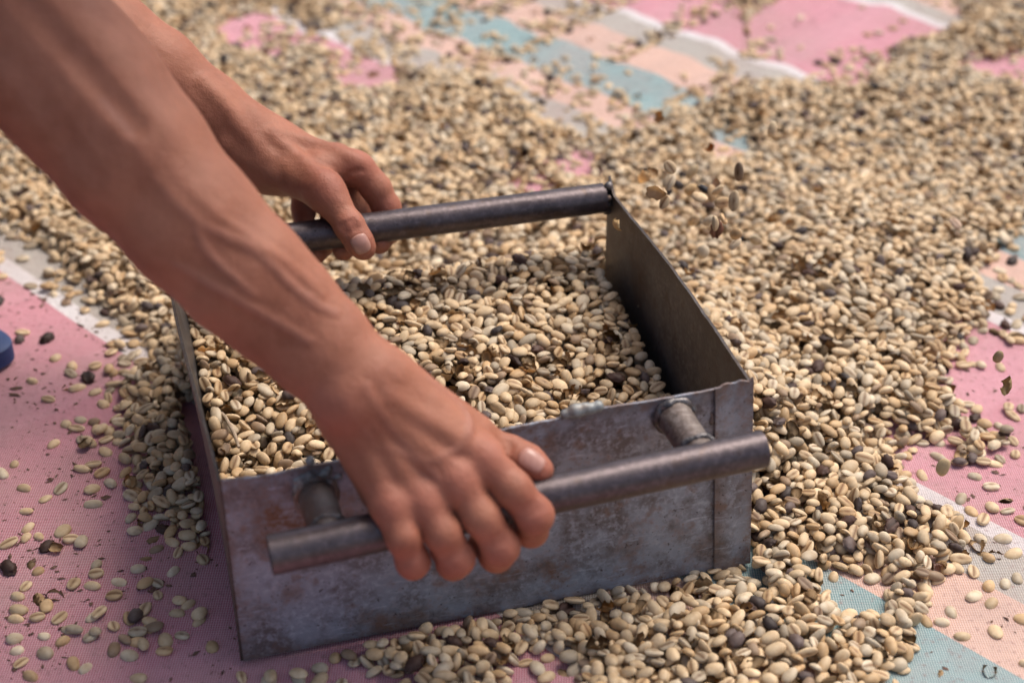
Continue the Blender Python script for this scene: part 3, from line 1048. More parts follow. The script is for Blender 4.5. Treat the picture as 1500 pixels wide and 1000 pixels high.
def bean_mesh(name, a, b, c, seed, mat, depth=0.16, shrivel=0.0, open_split=0.0, nu=14, nr=24):
    """half-ellipsoid bean, poles on the long axis, round back up (+z), flat side with a bent centre cut down"""
    r = random.Random(seed)
    ph = r.uniform(0, 9)
    bend = r.uniform(-0.12, 0.12)
    cv_, cr = [], []
    rings = []
    # ring angles: crowded near the flat side
    angs = []
    for k in range(nr):
        t = k / nr
        angs.append(2 * math.pi * (t + 0.085 * math.sin(4 * math.pi * t)) - math.pi / 2)
    for i in range(nu + 1):
        th = math.pi * i / nu
        x = -math.cos(th)
        s = math.sin(th) ** 0.86 if 0 < i < nu else 0
        row = []
        for k in range(nr if 0 < i < nu else 1):
            ang = angs[k]
            y, z = math.cos(ang) * s, math.sin(ang) * s
            crease = 0
            if z < 0:
                zz = z * 0.62
                yc = y - bend * math.sin(x * 3)
                g_ = math.exp(-(yc / (0.10 + open_split)) ** 2) * (1 if abs(x) < 0.9 else 0.4) if s > 0.2 else 0
                zz += depth * g_ * (1 + open_split * 3)
                crease = min(1, g_ * 1.1)
                z = zz
            p = [x, y, z]
            l = 1 + lump(p, ph, 0.055) + (lump([q * 3.1 for q in p], ph, shrivel) if shrivel else 0)
            y2 = p[1] + 0.06 * math.sin(x * 1.6 + ph)
            row.append(len(cv_))
            cv_.append((p[0] * a * l, y2 * b * l, p[2] * c * l))
            cr.append(crease)
        rings.append(row)
    F = []
    for i in range(nu):
        A_, B_ = rings[i], rings[i + 1]
        for k in range(nr):
            k2 = (k + 1) % nr
            if len(A_) == 1:
                F.append((A_[0], B_[k], B_[k2]))
            elif len(B_) == 1:
                F.append((A_[k], B_[0], A_[k2]))
            else:
                F.append((A_[k], B_[k], B_[k2], A_[k2]))
    me = bpy.data.meshes.new(name)
    me.from_pydata(cv_, [], F)
    me.update()
    bmx = bmesh.new(); bmx.from_mesh(me)
    bmesh.ops.recalc_face_normals(bmx, faces=bmx.faces)
    bmx.to_mesh(me); bmx.free()
    me.polygons.foreach_set('use_smooth', [True] * len(me.polygons))
    at = me.attributes.new('crease', 'FLOAT', 'POINT')
    at.data.foreach_set('value', cr)
    me.materials.append(mat)
    return me


def flake_mesh(name, seed, a, b, curl, mat):
    """a torn, curled shell of dry hull"""
    r = random.Random(seed)
    bm = bmesh.new()
    nu, nv = 8, 6
    vs = []
    for j in range(nv):
        v = -1 + 2 * j / (nv - 1)
        row = []
        for i in range(nu):
            u = -1 + 2 * i / (nu - 1)
            e = math.sqrt(max(0.05, 1 - v * v * 0.85)) * (1 + r.uniform(-.18, .18) * (abs(u) > 0.9))
            x = u * a * e
            y = v * b * (1 + r.uniform(-.12, .12) * (abs(v) > .9))
            z = curl * b * (0.5 * v * v + 0.35 * u * u) + r.uniform(-.0003, .0003)
            row.append(bm.verts.new((x, y, z - curl * b * 0.25)))
        vs.append(row)
    for j in range(nv - 1):
        for i in range(nu - 1):
            bm.faces.new((vs[j][i], vs[j][i + 1], vs[j + 1][i + 1], vs[j + 1][i]))
    ret = bmesh.ops.solidify(bm, geom=bm.faces[:], thickness=0.00035)
    bmesh.ops.recalc_face_normals(bm, faces=bm.faces)
    me = bpy.data.meshes.new(name)
    bm.to_mesh(me); bm.free()
    me.polygons.foreach_set('use_smooth', [True] * len(me.polygons))
    at = me.attributes.new('crease', 'FLOAT', 'POINT')
    at.data.foreach_set('value', [0.0] * len(me.vertices))
    me.materials.append(mat)
    return me


SEM = (0.0060, 0.0041, 0.0031)
bean_meshes = [bean_mesh('coffee_bean', SEM[0] * fa, SEM[1] * fb, SEM[2] * fc_, i, M_bean, d_, 0.0, os_) for i, (fa, fb, fc_, d_, os_) in enumerate((
    (1.0, 1.0, 1.0, .16, 0), (1.08, .95, .95, .2, 0), (.94, 1.04, 1.05, .14, .02), (1.02, .90, 1.0, .18, 0), (.9, .95, 1.1, .16, .03), (1.1, 1.02, .9, .22, .04), (.98, 1.0, 1.0, .2, .0), (.92, .86, .95, .15, 0),
    (1.14, .88, .92, .18, 0), (.84, 1.05, 1.08, .16, .02), (1.0, 1.08, .85, .3, .07), (.95, .92, 1.12, .2, .0), (1.06, 1.0, .8, .35, .12), (.78, .9, 1.0, .16, .0), (1.04, .94, 1.06, .12, .01), (.9, 1.0, .9, .24, .05)))]
dark_meshes = [bean_mesh('dark_bean', SEM[0] * .93, SEM[1] * .95, SEM[2] * 1.1, 50 + i, M_husk, .16, 0.10, .05) for i in range(3)]
flake_meshes = [flake_mesh('husk_flake', 70 + i, .0062, .0042, 0.9 + .3 * i, M_husk) for i in range(4)]
husk_meshes = [bean_mesh('cherry_husk', SEM[0] * 1.05, SEM[1] * 1.05, SEM[2] * 1.3, 90 + i, M_husk, .4, 0.15, .18) for i in range(3)]
ALL = {'coffee_bean': bean_meshes, 'dark_bean': dark_meshes, 'husk_flake': flake_meshes, 'cherry_husk': husk_meshes}
SEMI = {'coffee_bean': SEM, 'dark_bean': (.0057, .0040, .0034), 'husk_flake': (.0056, .0040, .0014), 'cherry_husk': (.0063, .0046, .0040)}
KINDS_ = list(ALL)


def tint_for(kind):
    u = rng.random()
    if kind == 'coffee_bean':
        if u < 0.48:
            c = np.array([0.69, 0.53, 0.335])
        elif u < 0.69:
            c = np.array([0.65, 0.55, 0.40])
        elif u < 0.85:
            c = np.array([0.58, 0.405, 0.225])
        elif u < 0.95:
            c = np.array([0.46, 0.385, 0.28])
        else:
            c = np.array([0.33, 0.235, 0.155])
        return c * rng.uniform(0.80, 1.14)
    if kind == 'dark_bean':
        return np.array([0.062, 0.046, 0.042]) * rng.uniform(0.6, 2.6)
    if kind == 'husk_flake':
        return np.array([0.50, 0.34, 0.18]) * rng.uniform(0.5, 1.2)
    return np.array([0.05, 0.026, 0.019]) * rng.uniform(0.6, 1.9)


# ------------------------------------------------------------------ how high the beans lie
BARE = [  # outline measured on the photograph, share of loose beans on it
    ([(-500, 345), (20, 345), (80, 395), (150, 470), (196, 520), (185, 560), (160, 620), (172, 680), (230, 712), (300, 688), (322, 712), (345, 860), (360, 985), (470, 968), (570, 1020), (560, 1500), (-900, 1500)], .05),
    ([(1425, 485), (1510, 465), (1800, 560), (1800, 830), (1500, 760), (1420, 748), (1372, 712), (1283, 655), (1292, 645), (1385, 652), (1425, 600), (1388, 560), (1418, 520)], .07),
    ([(1345, 975), (1362, 905), (1400, 862), (1432, 810), (1436, 770), (1500, 750), (2000, 830), (2000, 1500), (1345, 1500), (1338, 1010)], .13),
    ([(1222, 865), (1262, 862), (1270, 888), (1235, 892)], .1),     ([(470, -60), (1060, -60), (1075, 120), (960, 175), (880, 195), (790, 165), (740, 110), (620, 95), (520, 66)], .46),
 ([(760, 978), (800, 965), (830, 995), (800, 1060), (750, 1040)], .2),
    ([(1070, 98), (1190, -60), (1330, -90), (1405, 22), (1330, 52), (1290, 78), (1230, 100), (1150, 95)], .02),
    ([(1145, 92), (1300, 88), (1240, 118), (1160, 113)], .35), ([(1425, 92), (1530, 70), (1530, 110), (1440, 108)], .12),
    ([(955, 38), (1055, 68), (1150, 103), (1110, 113), (1000, 104), (930, 66)], .08),
    ([(842, 70), (900, 60), (960, 66), (1050, 96), (1040, 112), (985, 138), (940, 150), (826, 126)], .07),
    ([(520, -40), (705, -40), (725, 22), (660, 42), (600, 40)], .18), ([(722, 46), (758, 34), (805, 56), (772, 68), (738, 63)], .05),
    ([(770, 74), (838, 72), (826, 100), (755, 94)], .4), ([(815, 128), (872, 150), (905, 160), (872, 188), (795, 166)], .15),
    ([(486, 72), (560, 92), (574, 116), (498, 112)], .12), ([(335, 26), (388, 32), (392, 72), (346, 60)], .2),
    ([(400, 28), (520, 52), (502, 70), (415, 50)], .3), ([(1045, 197), (1085, 198), (1090, 220), (1050, 220)], .1),
    ([(815, 222), (860, 224), (862, 248), (820, 246)], .2), ([(1438, 402), (1530, 335), (1600, 470), (1468, 474)], .22),
    ([(770, 4), (905, 16), (970, 52), (905, 64), (815, 46)], .45), ([(640, 45), (700, 55), (690, 85), (600, 70)], .35), ([(760, 270), (800, 275), (790, 290)], .2)]
CLUMP = [((195, 655), (105, 72), .80), ((150, 410), (95, 48), .62), ((205, 895), (150, 60), .34), ((40, 930), (75, 75), .42), ((30, 700), (60, 70), .22), ((160, 545), (80, 50), .40),
         ((30, 800), (70, 50), .2), ((265, 560), (50, 80), .9), ((1445, 650), (75, 32), .72), ((1490, 600), (45, 30), .3), ((1440, 925), (60, 45), .5), ((1440, 800), (35, 50), .45), ((1400, 870), (40, 50), .5), ((480, 985), (90, 25), .4)]


def poly_sd(X, Y, poly):
    d = np.full(X.shape, 1e9)
    ins = np.zeros(X.shape, bool)
    n = len(poly)
    for i in range(n):
        x0, y0 = poly[i]; x1, y1 = poly[(i + 1) % n]
        ex, ey = x1 - x0, y1 - y0
        t = np.clip(((X - x0) * ex + (Y - y0) * ey) / (ex * ex + ey * ey + 1e-9), 0, 1)
        d = np.minimum(d, np.hypot(X - x0 - t * ex, Y - y0 - t * ey))
        cond = ((y0 > Y) != (y1 > Y)) & (X < (x1 - x0) * (Y - y0) / (y1 - y0 + 1e-12) + x0)
        ins ^= cond
    return np.where(ins, -d, d)


CELL = 0.0013
X0, X1, Y0, Y1 = -0.80, 0.80, 0.56, 1.92
NX, NY = int((X1 - X0) / CELL), int((Y1 - Y0) / CELL)
step = 4
xs, ys = X0 + (np.arange(0, NX, step) + .5) * CELL, Y0 + (np.arange(0, NY, step) + .5) * CELL
XX, YY = np.meshgrid(xs, ys)                                     # [row y, col x]
PX, PY, _ = proj(np.stack([XX, YY, np.full(XX.shape, .006)], -1))


def vnoise(X, Y, sc, seed):
    r = np.random.default_rng(seed)
    g_ = r.random((64, 64))
    u, v = X / sc + 100, Y / sc + 100
    i, j = np.floor(u).astype(int), np.floor(v).astype(int)
    fu, fv = u - i, v - j
    fu, fv = fu * fu * (3 - 2 * fu), fv * fv * (3 - 2 * fv)
    G = lambda a, b: g_[a % 64, b % 64]
    return (G(i, j) * (1 - fu) + G(i + 1, j) * fu) * (1 - fv) + (G(i, j + 1) * (1 - fu) + G(i + 1, j + 1) * fu) * fv


nz = vnoise(XX, YY, .035, 1) * .6 + vnoise(XX, YY, .014, 2) * .4
sc_px = FPX / np.maximum(proj(np.stack([XX, YY, XX * 0], -1))[2], .3) / 2400
T = np.full(XX.shape, 1.0)
SP = np.zeros(XX.shape)
for poly, sp in BARE:
    sd = poly_sd(PX, PY, poly) + (nz - .5) * 34 * sc_px
    T = np.minimum(T, np.clip((sd + 4) / (52 * sc_px + 4), 0, 1))
    SP = np.where(sd < 4, sp, np.where(sd < 24, np.maximum(SP, .5), SP))
for (cx_, cy_), (rx_, ry_), p_ in CLUMP:
    q = ((PX - cx_) / rx_) ** 2 + ((PY - cy_) / ry_) ** 2
    SP = np.maximum(SP, np.where(T < .5, p_ * np.exp(-q * q), 0))
big = vnoise(XX, YY, .16, 5)
Tm = T * (0.0115 + 0.010 * big)
heap = np.exp(-(((PX - 1210) / 150) ** 2 + ((PY - 470) / 190) ** 2))
Tm += T * 0.022 * heap
# inside the scoop: local coordinates on the scoop floor
o2, u2 = Q['TL'][:2], UDIR[:2] / np.linalg.norm(UDIR[:2])
v2 = -nf[:2]
v2 = (Q['FL'] - Q['TL'])[:2] / np.linalg.norm((Q['FL'] - Q['TL'])[:2])
Lu = np.linalg.norm((Q['TR'] - Q['TL'])[:2]); Lv = np.linalg.norm((Q['FL'] - Q['TL'])[:2])
Mi = np.linalg.inv(np.array([u2, v2]).T)
lu = Mi[0, 0] * (XX - o2[0]) + Mi[0, 1] * (YY - o2[1])
lv = Mi[1, 0] * (XX - o2[0]) + Mi[1, 1] * (YY - o2[1])
u01, v01 = lu / Lu, lv / Lv
inside = (u01 > 0) & (u01 < 1) & (v01 > 0) & (v01 < 1.0)
Tin = np.interp(v01, [0, .25, .45, .7, 1.0], [.056, .056, .062, .076, .088]) + .008 * (vnoise(XX, YY, .05, 9) - .5) + .010 * np.exp(-((u01 - .45) / .25) ** 2 - ((v01 - .5) / .3) ** 2)
mouth = (u01 > -.05) & (u01 < 1.05) & (v01 >= 1.0)
edge = np.minimum(np.clip((u01 + .05) / .12, 0, 1), np.clip((1.05 - u01) / .12, 0, 1))
Tout = np.clip(.090 - (lv - Lv) * 0.62, 0, 1)
Tm = np.where(inside, Tin, Tm)
Tm = np.where(mouth, np.maximum(Tm, Tout * edge), Tm)
# low bank of beans piled against the outside of both side plates
bank_r = np.clip(.082 - np.abs(lu - Lu - .012) * .50, 0, 1) * np.clip((v01 - .1) / .3, 0, 1) * (v01 < 1.1)
Tm = np.where((u01 >= 1.0) & (v01 < 1.25), np.maximum(Tm, bank_r), Tm)
bank_l = np.clip(.024 - np.abs(lu + .008) * .4, 0, 1) * np.clip((v01 - .35) / .3, 0, 1)
Tm = np.where((u01 <= 0) & (v01 < 1.2), np.maximum(Tm, bank_l), Tm)
fr = (lv < 0) & (lv > -.07) & (u01 > -.05) & (u01 < 1.03)
Tm = np.where(fr, np.minimum(Tm, .0102 + np.clip(-lv - .018, 0, 1) * .2), Tm)
Tfull = np.repeat(np.repeat(Tm, step, 0), step, 1)[:NY, :NX]
SPf = np.repeat(np.repeat(np.where(inside, 0, SP), step, 0), step, 1)[:NY, :NX]
NY2, NX2 = Tfull.shape
fx, fy = X0 + (np.arange(NX2) + .5) * CELL, Y0 + (np.arange(NY2) + .5) * CELL
FX, FY = np.meshgrid(fx, fy)
Hm = cloth_z(FX, FY).astype(np.float64)
# the plates keep beans out
flu = Mi[0, 0] * (FX - o2[0]) + Mi[0, 1] * (FY - o2[1])
flv = Mi[1, 0] * (FX - o2[0]) + Mi[1, 1] * (FY - o2[1])
Hm[(flu > 0) & (flu < Lu) & (flv > 0) & (flv < Lv)] = 0.010
bl = .0021
lean = np.where((flu > 0) & (flv > 0) & (flv < Lv), .132 * (1 - flu / np.maximum(LEAN * flv / Lv, 1e-4)) + .004, 0)
Hm = np.maximum(Hm, np.clip(lean, 0, .14))
wallm = (((np.abs(flu) < bl) | ((flu > Lu - bl + .0055 * np.clip(1 - flv / Lv, 0, 1)) & (flu < Lu + bl + .003 + .010 * np.clip(1 - flv / Lv, 0, 1)))) & (flv > -bl) & (flv < Lv + bl)) | ((np.abs(flv) < bl + .001) & (flu > -bl) & (flu < Lu + bl))
Hm[wallm] = 5
# ground actually in view (plus a margin) keeps the count down
vx, vy, _ = proj(np.stack([FX, FY, FX * 0], -1))
view = (vx + 260 * vnoise(FX, FY, .09, 31) > -230) & (vx - 260 * vnoise(FX, FY, .09, 32) < 1730) & (vy + 60 * vnoise(FX, FY, .08, 33) > -90) & (vy - 160 * vnoise(FX, FY, .08, 34) < 1180)

# ------------------------------------------------------------------ drop the beans one by one on the height map
NORI = 260


def orient_lib(sem, spread):
    lib = []
    for k in range(NORI):
        yaw = rng.uniform(0, 2 * math.pi)
        flip = math.pi if k % 5 < 2 else 0
        tx, ty = rng.normal(0, spread), rng.normal(0, spread)
        if spread > .3 and k % 7 == 0:
            tx += rng.choice([-1, 1]) * 1.2
        Rm = np.array(Euler((tx + flip, ty, 0)).to_matrix())
        Rm = np.array(Matrix.Rotation(yaw, 3, 'Z')) @ Rm
        s_ = rng.uniform(.79, 1.07)
        D = np.diag(1 / (np.array(sem) * s_ * .97) ** 2)
        Am = Rm @ D @ Rm.T
        rad = sem[0] * s_
        n = int(rad / CELL) + 1
        g_ = np.arange(-n, n + 1) * CELL
        gx_, gy_ = np.meshgrid(g_, g_)
        # Am[2,2] z^2 + 2 z (Am02 x + Am12 y) + q - 1 = 0
        bq = Am[0, 2] * gx_ + Am[1, 2] * gy_
        cq = Am[0, 0] * gx_ ** 2 + 2 * Am[0, 1] * gx_ * gy_ + Am[1, 1] * gy_ ** 2 - 1
        disc = bq ** 2 - Am[2, 2] * cq
        ok = disc > 0
        sq = np.sqrt(np.where(ok, disc, 0))
        lo_ = np.where(ok, (-bq - sq) / Am[2, 2], np.nan)
        hi_ = np.where(ok, (-bq + sq) / Am[2, 2], np.nan)
        # the flat side reaches less far down (or up when flipped) than the ellipsoid
        cut = .62
        if flip:
            hi_ = np.where(ok, np.where(hi_ > 0, hi_ * (1 if abs(tx) + abs(ty) > .7 else cut + .1), hi_), np.nan)
        else:
            lo_ = np.where(ok, np.where(lo_ < 0, lo_ * (1 if abs(tx) + abs(ty) > .7 else cut), lo_), np.nan)
        e = Matrix(Rm.tolist()).to_euler()
        lib.append((n, np.where(ok, lo_, 99.), np.where(ok, hi_, -99.), (e.x, e.y, e.z), s_))
    return lib


LIBS = {kd: orient_lib(SEMI[kd], .42) for kd in KINDS_}
LIBF = {kd: orient_lib(SEMI[kd], .10) for kd in KINDS_}
placed = []                                                     # kind, variant, pos, euler, scale, tint


def try_drop(kd, lib, iy, ix, limit):
    n, lo_, hi_, e, s_ = lib
    if iy < n or ix < n or iy + n >= NY2 or ix + n >= NX2:
        return None
    sl_ = Hm[iy - n:iy + n + 1, ix - n:ix + n + 1]
    z = (sl_ - lo_).max()
    if z > limit:
        return None
    return z


def commit(kd, lib, iy, ix, z):
    n, lo_, hi_, e, s_ = lib
    z -= .0014
    sl_ = Hm[iy - n:iy + n + 1, ix - n:ix + n + 1]
    np.maximum(sl_, hi_ + z, out=sl_)
    placed.append((kd, rng.integers(len(ALL[kd])), (fx[ix], fy[iy], z), e, s_))


def pick_kind():
    u = rng.random()
    return 'coffee_bean' if u < .890 else 'dark_bean' if u < .918 else 'husk_flake' if u < .974 else 'cherry_husk'


# loose beans on the bare cloth
cand = np.argwhere(view & (SPf > 0) & (Tfull < .004))
area_per = 1.0e-4
nl = int(len(cand) * CELL * CELL / area_per * 2.2)
for q in cand[rng.integers(0, len(cand), nl)]:
    iy, ix = q
    if rng.random() > SPf[iy, ix]:
        continue
    kd = pick_kind()
    lib = LIBF[kd][rng.integers(NORI)]
    z = try_drop(kd, lib, iy, ix, .012 if SPf[iy, ix] > .5 else .0068)
    if z is not None:
        commit(kd, lib, iy, ix, z)
# the heaps, in rounds
cand = np.argwhere(view & (Tfull > .004))
vol = Tfull[view & (Tfull > .004)]
prob = np.cumsum(vol / vol.sum())
NT = 165000
order = np.searchsorted(prob, rng.random(NT))
kinds_r = [pick_kind() for _ in range(NT)]
li = rng.integers(0, NORI, (NT, 3))
jit = rng.integers(-4, 5, (NT, 3, 2))
for m in range(NT):
    iy, ix = cand[order[m]]
    kd = kinds_r[m]
    best = None
    Lb = LIBS[kd]
    for j in range(3):
        y_, x_ = iy + jit[m, j, 0], ix + jit[m, j, 1]
        if not (0 <= y_ < NY2 and 0 <= x_ < NX2):
            continue
        z = try_drop(kd, Lb[li[m, j]], y_, x_, Tfull[y_, x_])
        if z is not None and (best is None or z < best[0]):
            best = (z, Lb[li[m, j]], y_, x_)
    if best:
        commit(kd, best[1], best[2], best[3], best[0])
print('beans placed', len(placed))

# ------------------------------------------------------------------ which 300 show largest
pos = np.array([p[2] for p in placed])
qx, qy, qd = proj(pos)
SCL = 1024 / 1500
buf = np.full((682, 1024), -1, np.int32)
for i in np.argsort(-qd):
    x_, y_, r_ = qx[i] * SCL, qy[i] * SCL, .0046 * FPX / qd[i] * SCL
    if x_ < -9 or y_ < -9 or x_ > 1033 or y_ > 691:
        continue
    x0_, x1_, y0_, y1_ = int(max(x_ - r_, 0)), int(min(x_ + r_, 1023)) + 1, int(max(y_ - r_ * .8, 0)), int(min(y_ + r_ * .8, 681)) + 1
    buf[y0_:y1_, x0_:x1_] = i
area = np.bincount(buf[buf >= 0], minlength=len(placed)).astype(float)
trees = []
for o in (arm_near, arm_far, front, flange, right_plate, left_plate, hand_pipe, far_pipe):
    me = o.data
    off = Vector((0, 0, 0))
    trees.append(BVHTree.FromPolygons([v.co for v in me.vertices], [p.vertices[:] for p in me.polygons]))
score = area.copy()
score[(qx < 350) & (qy > 480)] *= 1.25                           # the loose beans on the bare pink cloth come first
singles = {'coffee_bean': [], 'other': []}
ev = Vector(EYE)
for i in np.argsort(-score):
    kd = placed[i][0]
    lst = singles['coffee_bean' if kd == 'coffee_bean' else 'other']
    if len(lst)   >= (268 if kd == 'coffee_bean' else 40):
        continue
    if area[i] < 40:
        break
    if not (4 < qx[i] < 1496 and 4 < qy[i] < 996):
        continue
    t = Vector(pos[i]); d = (t - ev); L_ = d.length
    if any(tr.ray_cast(ev, d.normalized(), L_ - .001)[0] is not None for tr in trees):
        continue
    lst.append(i)
sel = set(singles['coffee_bean']) | set(singles['other'])


def zone(px, py, p):
    a = Mi @ (np.array(p[:2]) - o2)
    if 0 < a[0] < Lu and 0 < a[1] < Lv:
        return ('inside the scoop' + (', left third' if a[0] < Lu * .36 else ', right third' if a[0] > Lu * .66 else ', middle') + (', at the front rim' if a[1] < .06 else ', farther in' if a[1] < .13 else ', by the far handle')), 'inside the scoop'
    if px < 400 and py > 380:
        if py > 860:
            z = 'in the bottom left corner' if px < 120 else 'left of the scoop\'s bottom corner' if px > 240 else 'on the pink cloth at bottom left'
            return z, 'on the pink cloth bottom left'
        if py > 740:
            return ('below the flip-flop' if px < 120 else 'on crumb-strewn pink cloth'), 'on the pink cloth bottom left'
        if px > 200:
            return 'in the bank by the left plate' if py > 560 else 'beside the far left plate', 'on the cloth left of the scoop'
        return ('in the patch left of the scoop' if py > 580 else 'on the white stripe at left' if py > 450 else 'near the grey stripe at left'), 'on the cloth left of the scoop'
    if px < 1100 and py > 800:
        z = 'under the left end' if px < 520 else 'left of middle' if px < 660 else 'right of middle' if px < 800 else 'under the right half' if px < 950 else 'under the corner'
        return z + (', bottom edge' if py > 945 else ' of the front panel'), 'below the front panel'
    if px > 1260 and (Tm[int((p[1] - Y0) / CELL) // step, int((p[0] - X0) / CELL) // step] < .006):
        return ('on the pink cloth at right' if py < 760 else 'on the striped cloth at bottom right'), 'on the cloth right of the heap'
    if py > 640:
        z = 'right heap beside the flange' if px < 1190 else 'right heap midway' if px < 1300 else 'right heap outer rim'
        z += ', handle height' if py < 735 else ', panel foot' if py < 850 else ', low down' if py < 930 else ', bottom edge'
        return z, 'right of the scoop corner'
    return 'in the heap beyond the scoop', 'beyond the scoop'


tint_names = ('pale', 'tan', 'brown')
tints = {}
for i, p in enumerate(placed):
    tints[i] = tint_for(p[0])


def single(i_or_none, kd, var, loc, eul, s_, tint, label, cat, group):
    o = bpy.data.objects.new(kd, ALL[kd][var])
    C.objects.link(o)
    o.location = loc
    o.rotation_euler = eul
    o.scale = (s_,) * 3
    o['tint'] = [float(q) for q in tint]
    tag(o, label, cat, group)
    return o


for i in sorted(sel):
    kd, var, loc, eul, s_ = placed[i]
    z1, z2 = zone(qx[i], qy[i], loc)
    tn = tints[i]
    if kd == 'coffee_bean':
        shade = 'pale tan' if tn[0] > .63 else 'tan' if tn[0] > .52 else 'grey-tan' if tn[2] / tn[0] > .56 else 'brown'
        upz = Euler(eul).to_matrix()[2][2]
        pose = 'back up' if upz > .5 else 'crease up' if upz < -.5 else 'on edge'
        axv = np.array(Euler(eul).to_matrix().col[0])
        e0, e1 = proj(np.array(loc) - axv * .003), proj(np.array(loc) + axv * .003)
        an = math.degrees(math.atan2(-(e1[1] - e0[1]), e1[0] - e0[0])) % 180
        lie = 'crosswise' if an < 25 or an > 155 else 'endwise' if 65 < an < 115 else 'slanting right' if an < 90 else 'slanting left'
        if s_ < .87 or s_ > 1.0:
            shade = ('small ' if s_ < .87 else 'large ') + shade
        single(i, kd, var, loc, eul, s_, tn, f'{shade} bean {pose}, {lie}, {z1}', 'coffee bean', 'coffee beans ' + z2)
    elif kd == 'dark_bean':
        single(i, kd, var, loc, eul, s_, tn, f'shrivelled black coffee bean {z1}', 'coffee bean', 'black beans ' + z2)
    elif kd == 'husk_flake':
        single(i, kd, var, loc, eul, s_, tn, f'thin curled flake of dry hull {z1}', 'husk', 'hull flakes ' + z2)
    else:
        single(i, kd, var, loc, eul, s_, tn, f'dark crumpled dried cherry husk {z1}', 'husk', 'dried cherry husks ' + z2)

# beans thrown into the air by the tossing
AIR = [(1131, 190, 1.16, 'coffee_bean', (.60, .48, .31), 'pale bean in the air highest above the heap'), (1082, 252, 1.10, 'coffee_bean', (.25, .18, .12), 'brown creased bean in the air right of the far pipe end'),
       (1032, 279, 1.14, 'dark_bean', (.02, .02, .025), 'round black bean in the air beyond the scoop corner'), (1045, 273, 1.15, 'husk_flake', (.5, .36, .26), 'pale hull flake in the air beside the round black bean'),
       (1014, 251, 1.2, 'coffee_bean', (.56, .44, .27), 'pale bean in the air just above the far pipe end'), (992, 270, 1.2, 'dark_bean', (.07, .06, .06), 'dark bean in the air between two pale ones above the pipe end'),
       (977, 280, 1.17, 'dark_bean', (.06, .05, .05), 'dark bean in the air nearest the far pipe end'), (1011, 277, 1.16, 'coffee_bean', (.6, .42, .22), 'split yellow bean in the air left of the round black bean'),
       (966, 171, 1.3, 'husk_flake', (.55, .36, .18), 'blurred hull flake in the air far beyond the pipe'), (1041, 219, 1.2, 'husk_flake', (.42, .22, .09), 'orange brown hull flake in the air above the heap'),
       (1400, 327, 1.16, 'coffee_bean', (.62, .46, .34), 'pale pinkish bean in the air over the right heap'), (1050, 336, 1.08, 'cherry_husk', (.22, .10, .06), 'brown open husk in the air right of the scoop side'),
       (1462, 522, 1.03, 'coffee_bean', (.30, .22, .12), 'brown creased bean in the air over the pink cloth at right'), (1478, 566, 1.0, 'husk_flake', (.45, .33, .16), 'hull flake in the air over the pink cloth at right'),
       (1382, 684, .95, 'coffee_bean', (.52, .40, .23), 'upright tan bean in the air above the pink gap right of the heap'), (1108, 352, 1.12, 'coffee_bean', (.55, .45, .29), 'upright pale bean in the air right of the scoop side')]
for k in range(20):
    px_ = rng.normal(1010, 55); py_ = 235 + abs(rng.normal(0, 60)) + .35 * max(px_ - 960, 0)
    if px_ < 915 + .5 * (py_ - 270):
        px_ = 915 + .74 * max(py_ - 270, 0) + rng.uniform(12, 60)
    AIR.append((px_, py_, rng.uniform(1.05, 1.19), 'coffee_bean' if k % 5 else 'husk_flake', tint_for('coffee_bean'), ''))
    sh_ = AIR[-1][4][0]
    AIR[-1] = AIR[-1][:5] + (('pale' if sh_ > .63 else 'tan' if sh_ > .52 else 'brown') + (' bean' if k % 5 else ' hull flake') + ' in the air, ' + ('high ' if py_ < 268 else 'midway ' if py_ < 310 else 'low ') + ('beside the far pipe end' if px_ < 985 else 'above the side plate' if px_ < 1040 else 'right of the side plate'),)
for px_, py_, d_, kd, tn, lab in AIR:
    single(None, kd, rng.integers(len(ALL[kd])), tuple(W(px_, py_, d_)), (rng.uniform(0, 6), rng.uniform(0, 6), rng.uniform(0, 6)), rng.uniform(.9, 1.1), tn, lab, 'husk' if 'husk' in kd else 'coffee bean', 'beans and husks tossed into the air')
# a curled flake stuck to the side plate, a split hull by the wall
pl = on_plane(908, 330, Q['TR'], ndir_r) - ndir_r * .003
o = single(None, 'husk_flake', 1, tuple(pl), (1.3, .2, 1.9), 1.0, (.62, .44, .22), 'yellow hull flake stuck high on the right side plate of the scoop', 'husk', None)

# ------------------------------------------------------------------ all the other beans: instanced on points
lib_cols = {}
for kd in KINDS_:
    co_ = bpy.data.collections.new(kd + '_shapes')
    for me in ALL[kd]:
        ob = bpy.data.objects.new(kd + '_shape', me)
        co_.objects.link(ob)
    lib_cols[kd] = co_


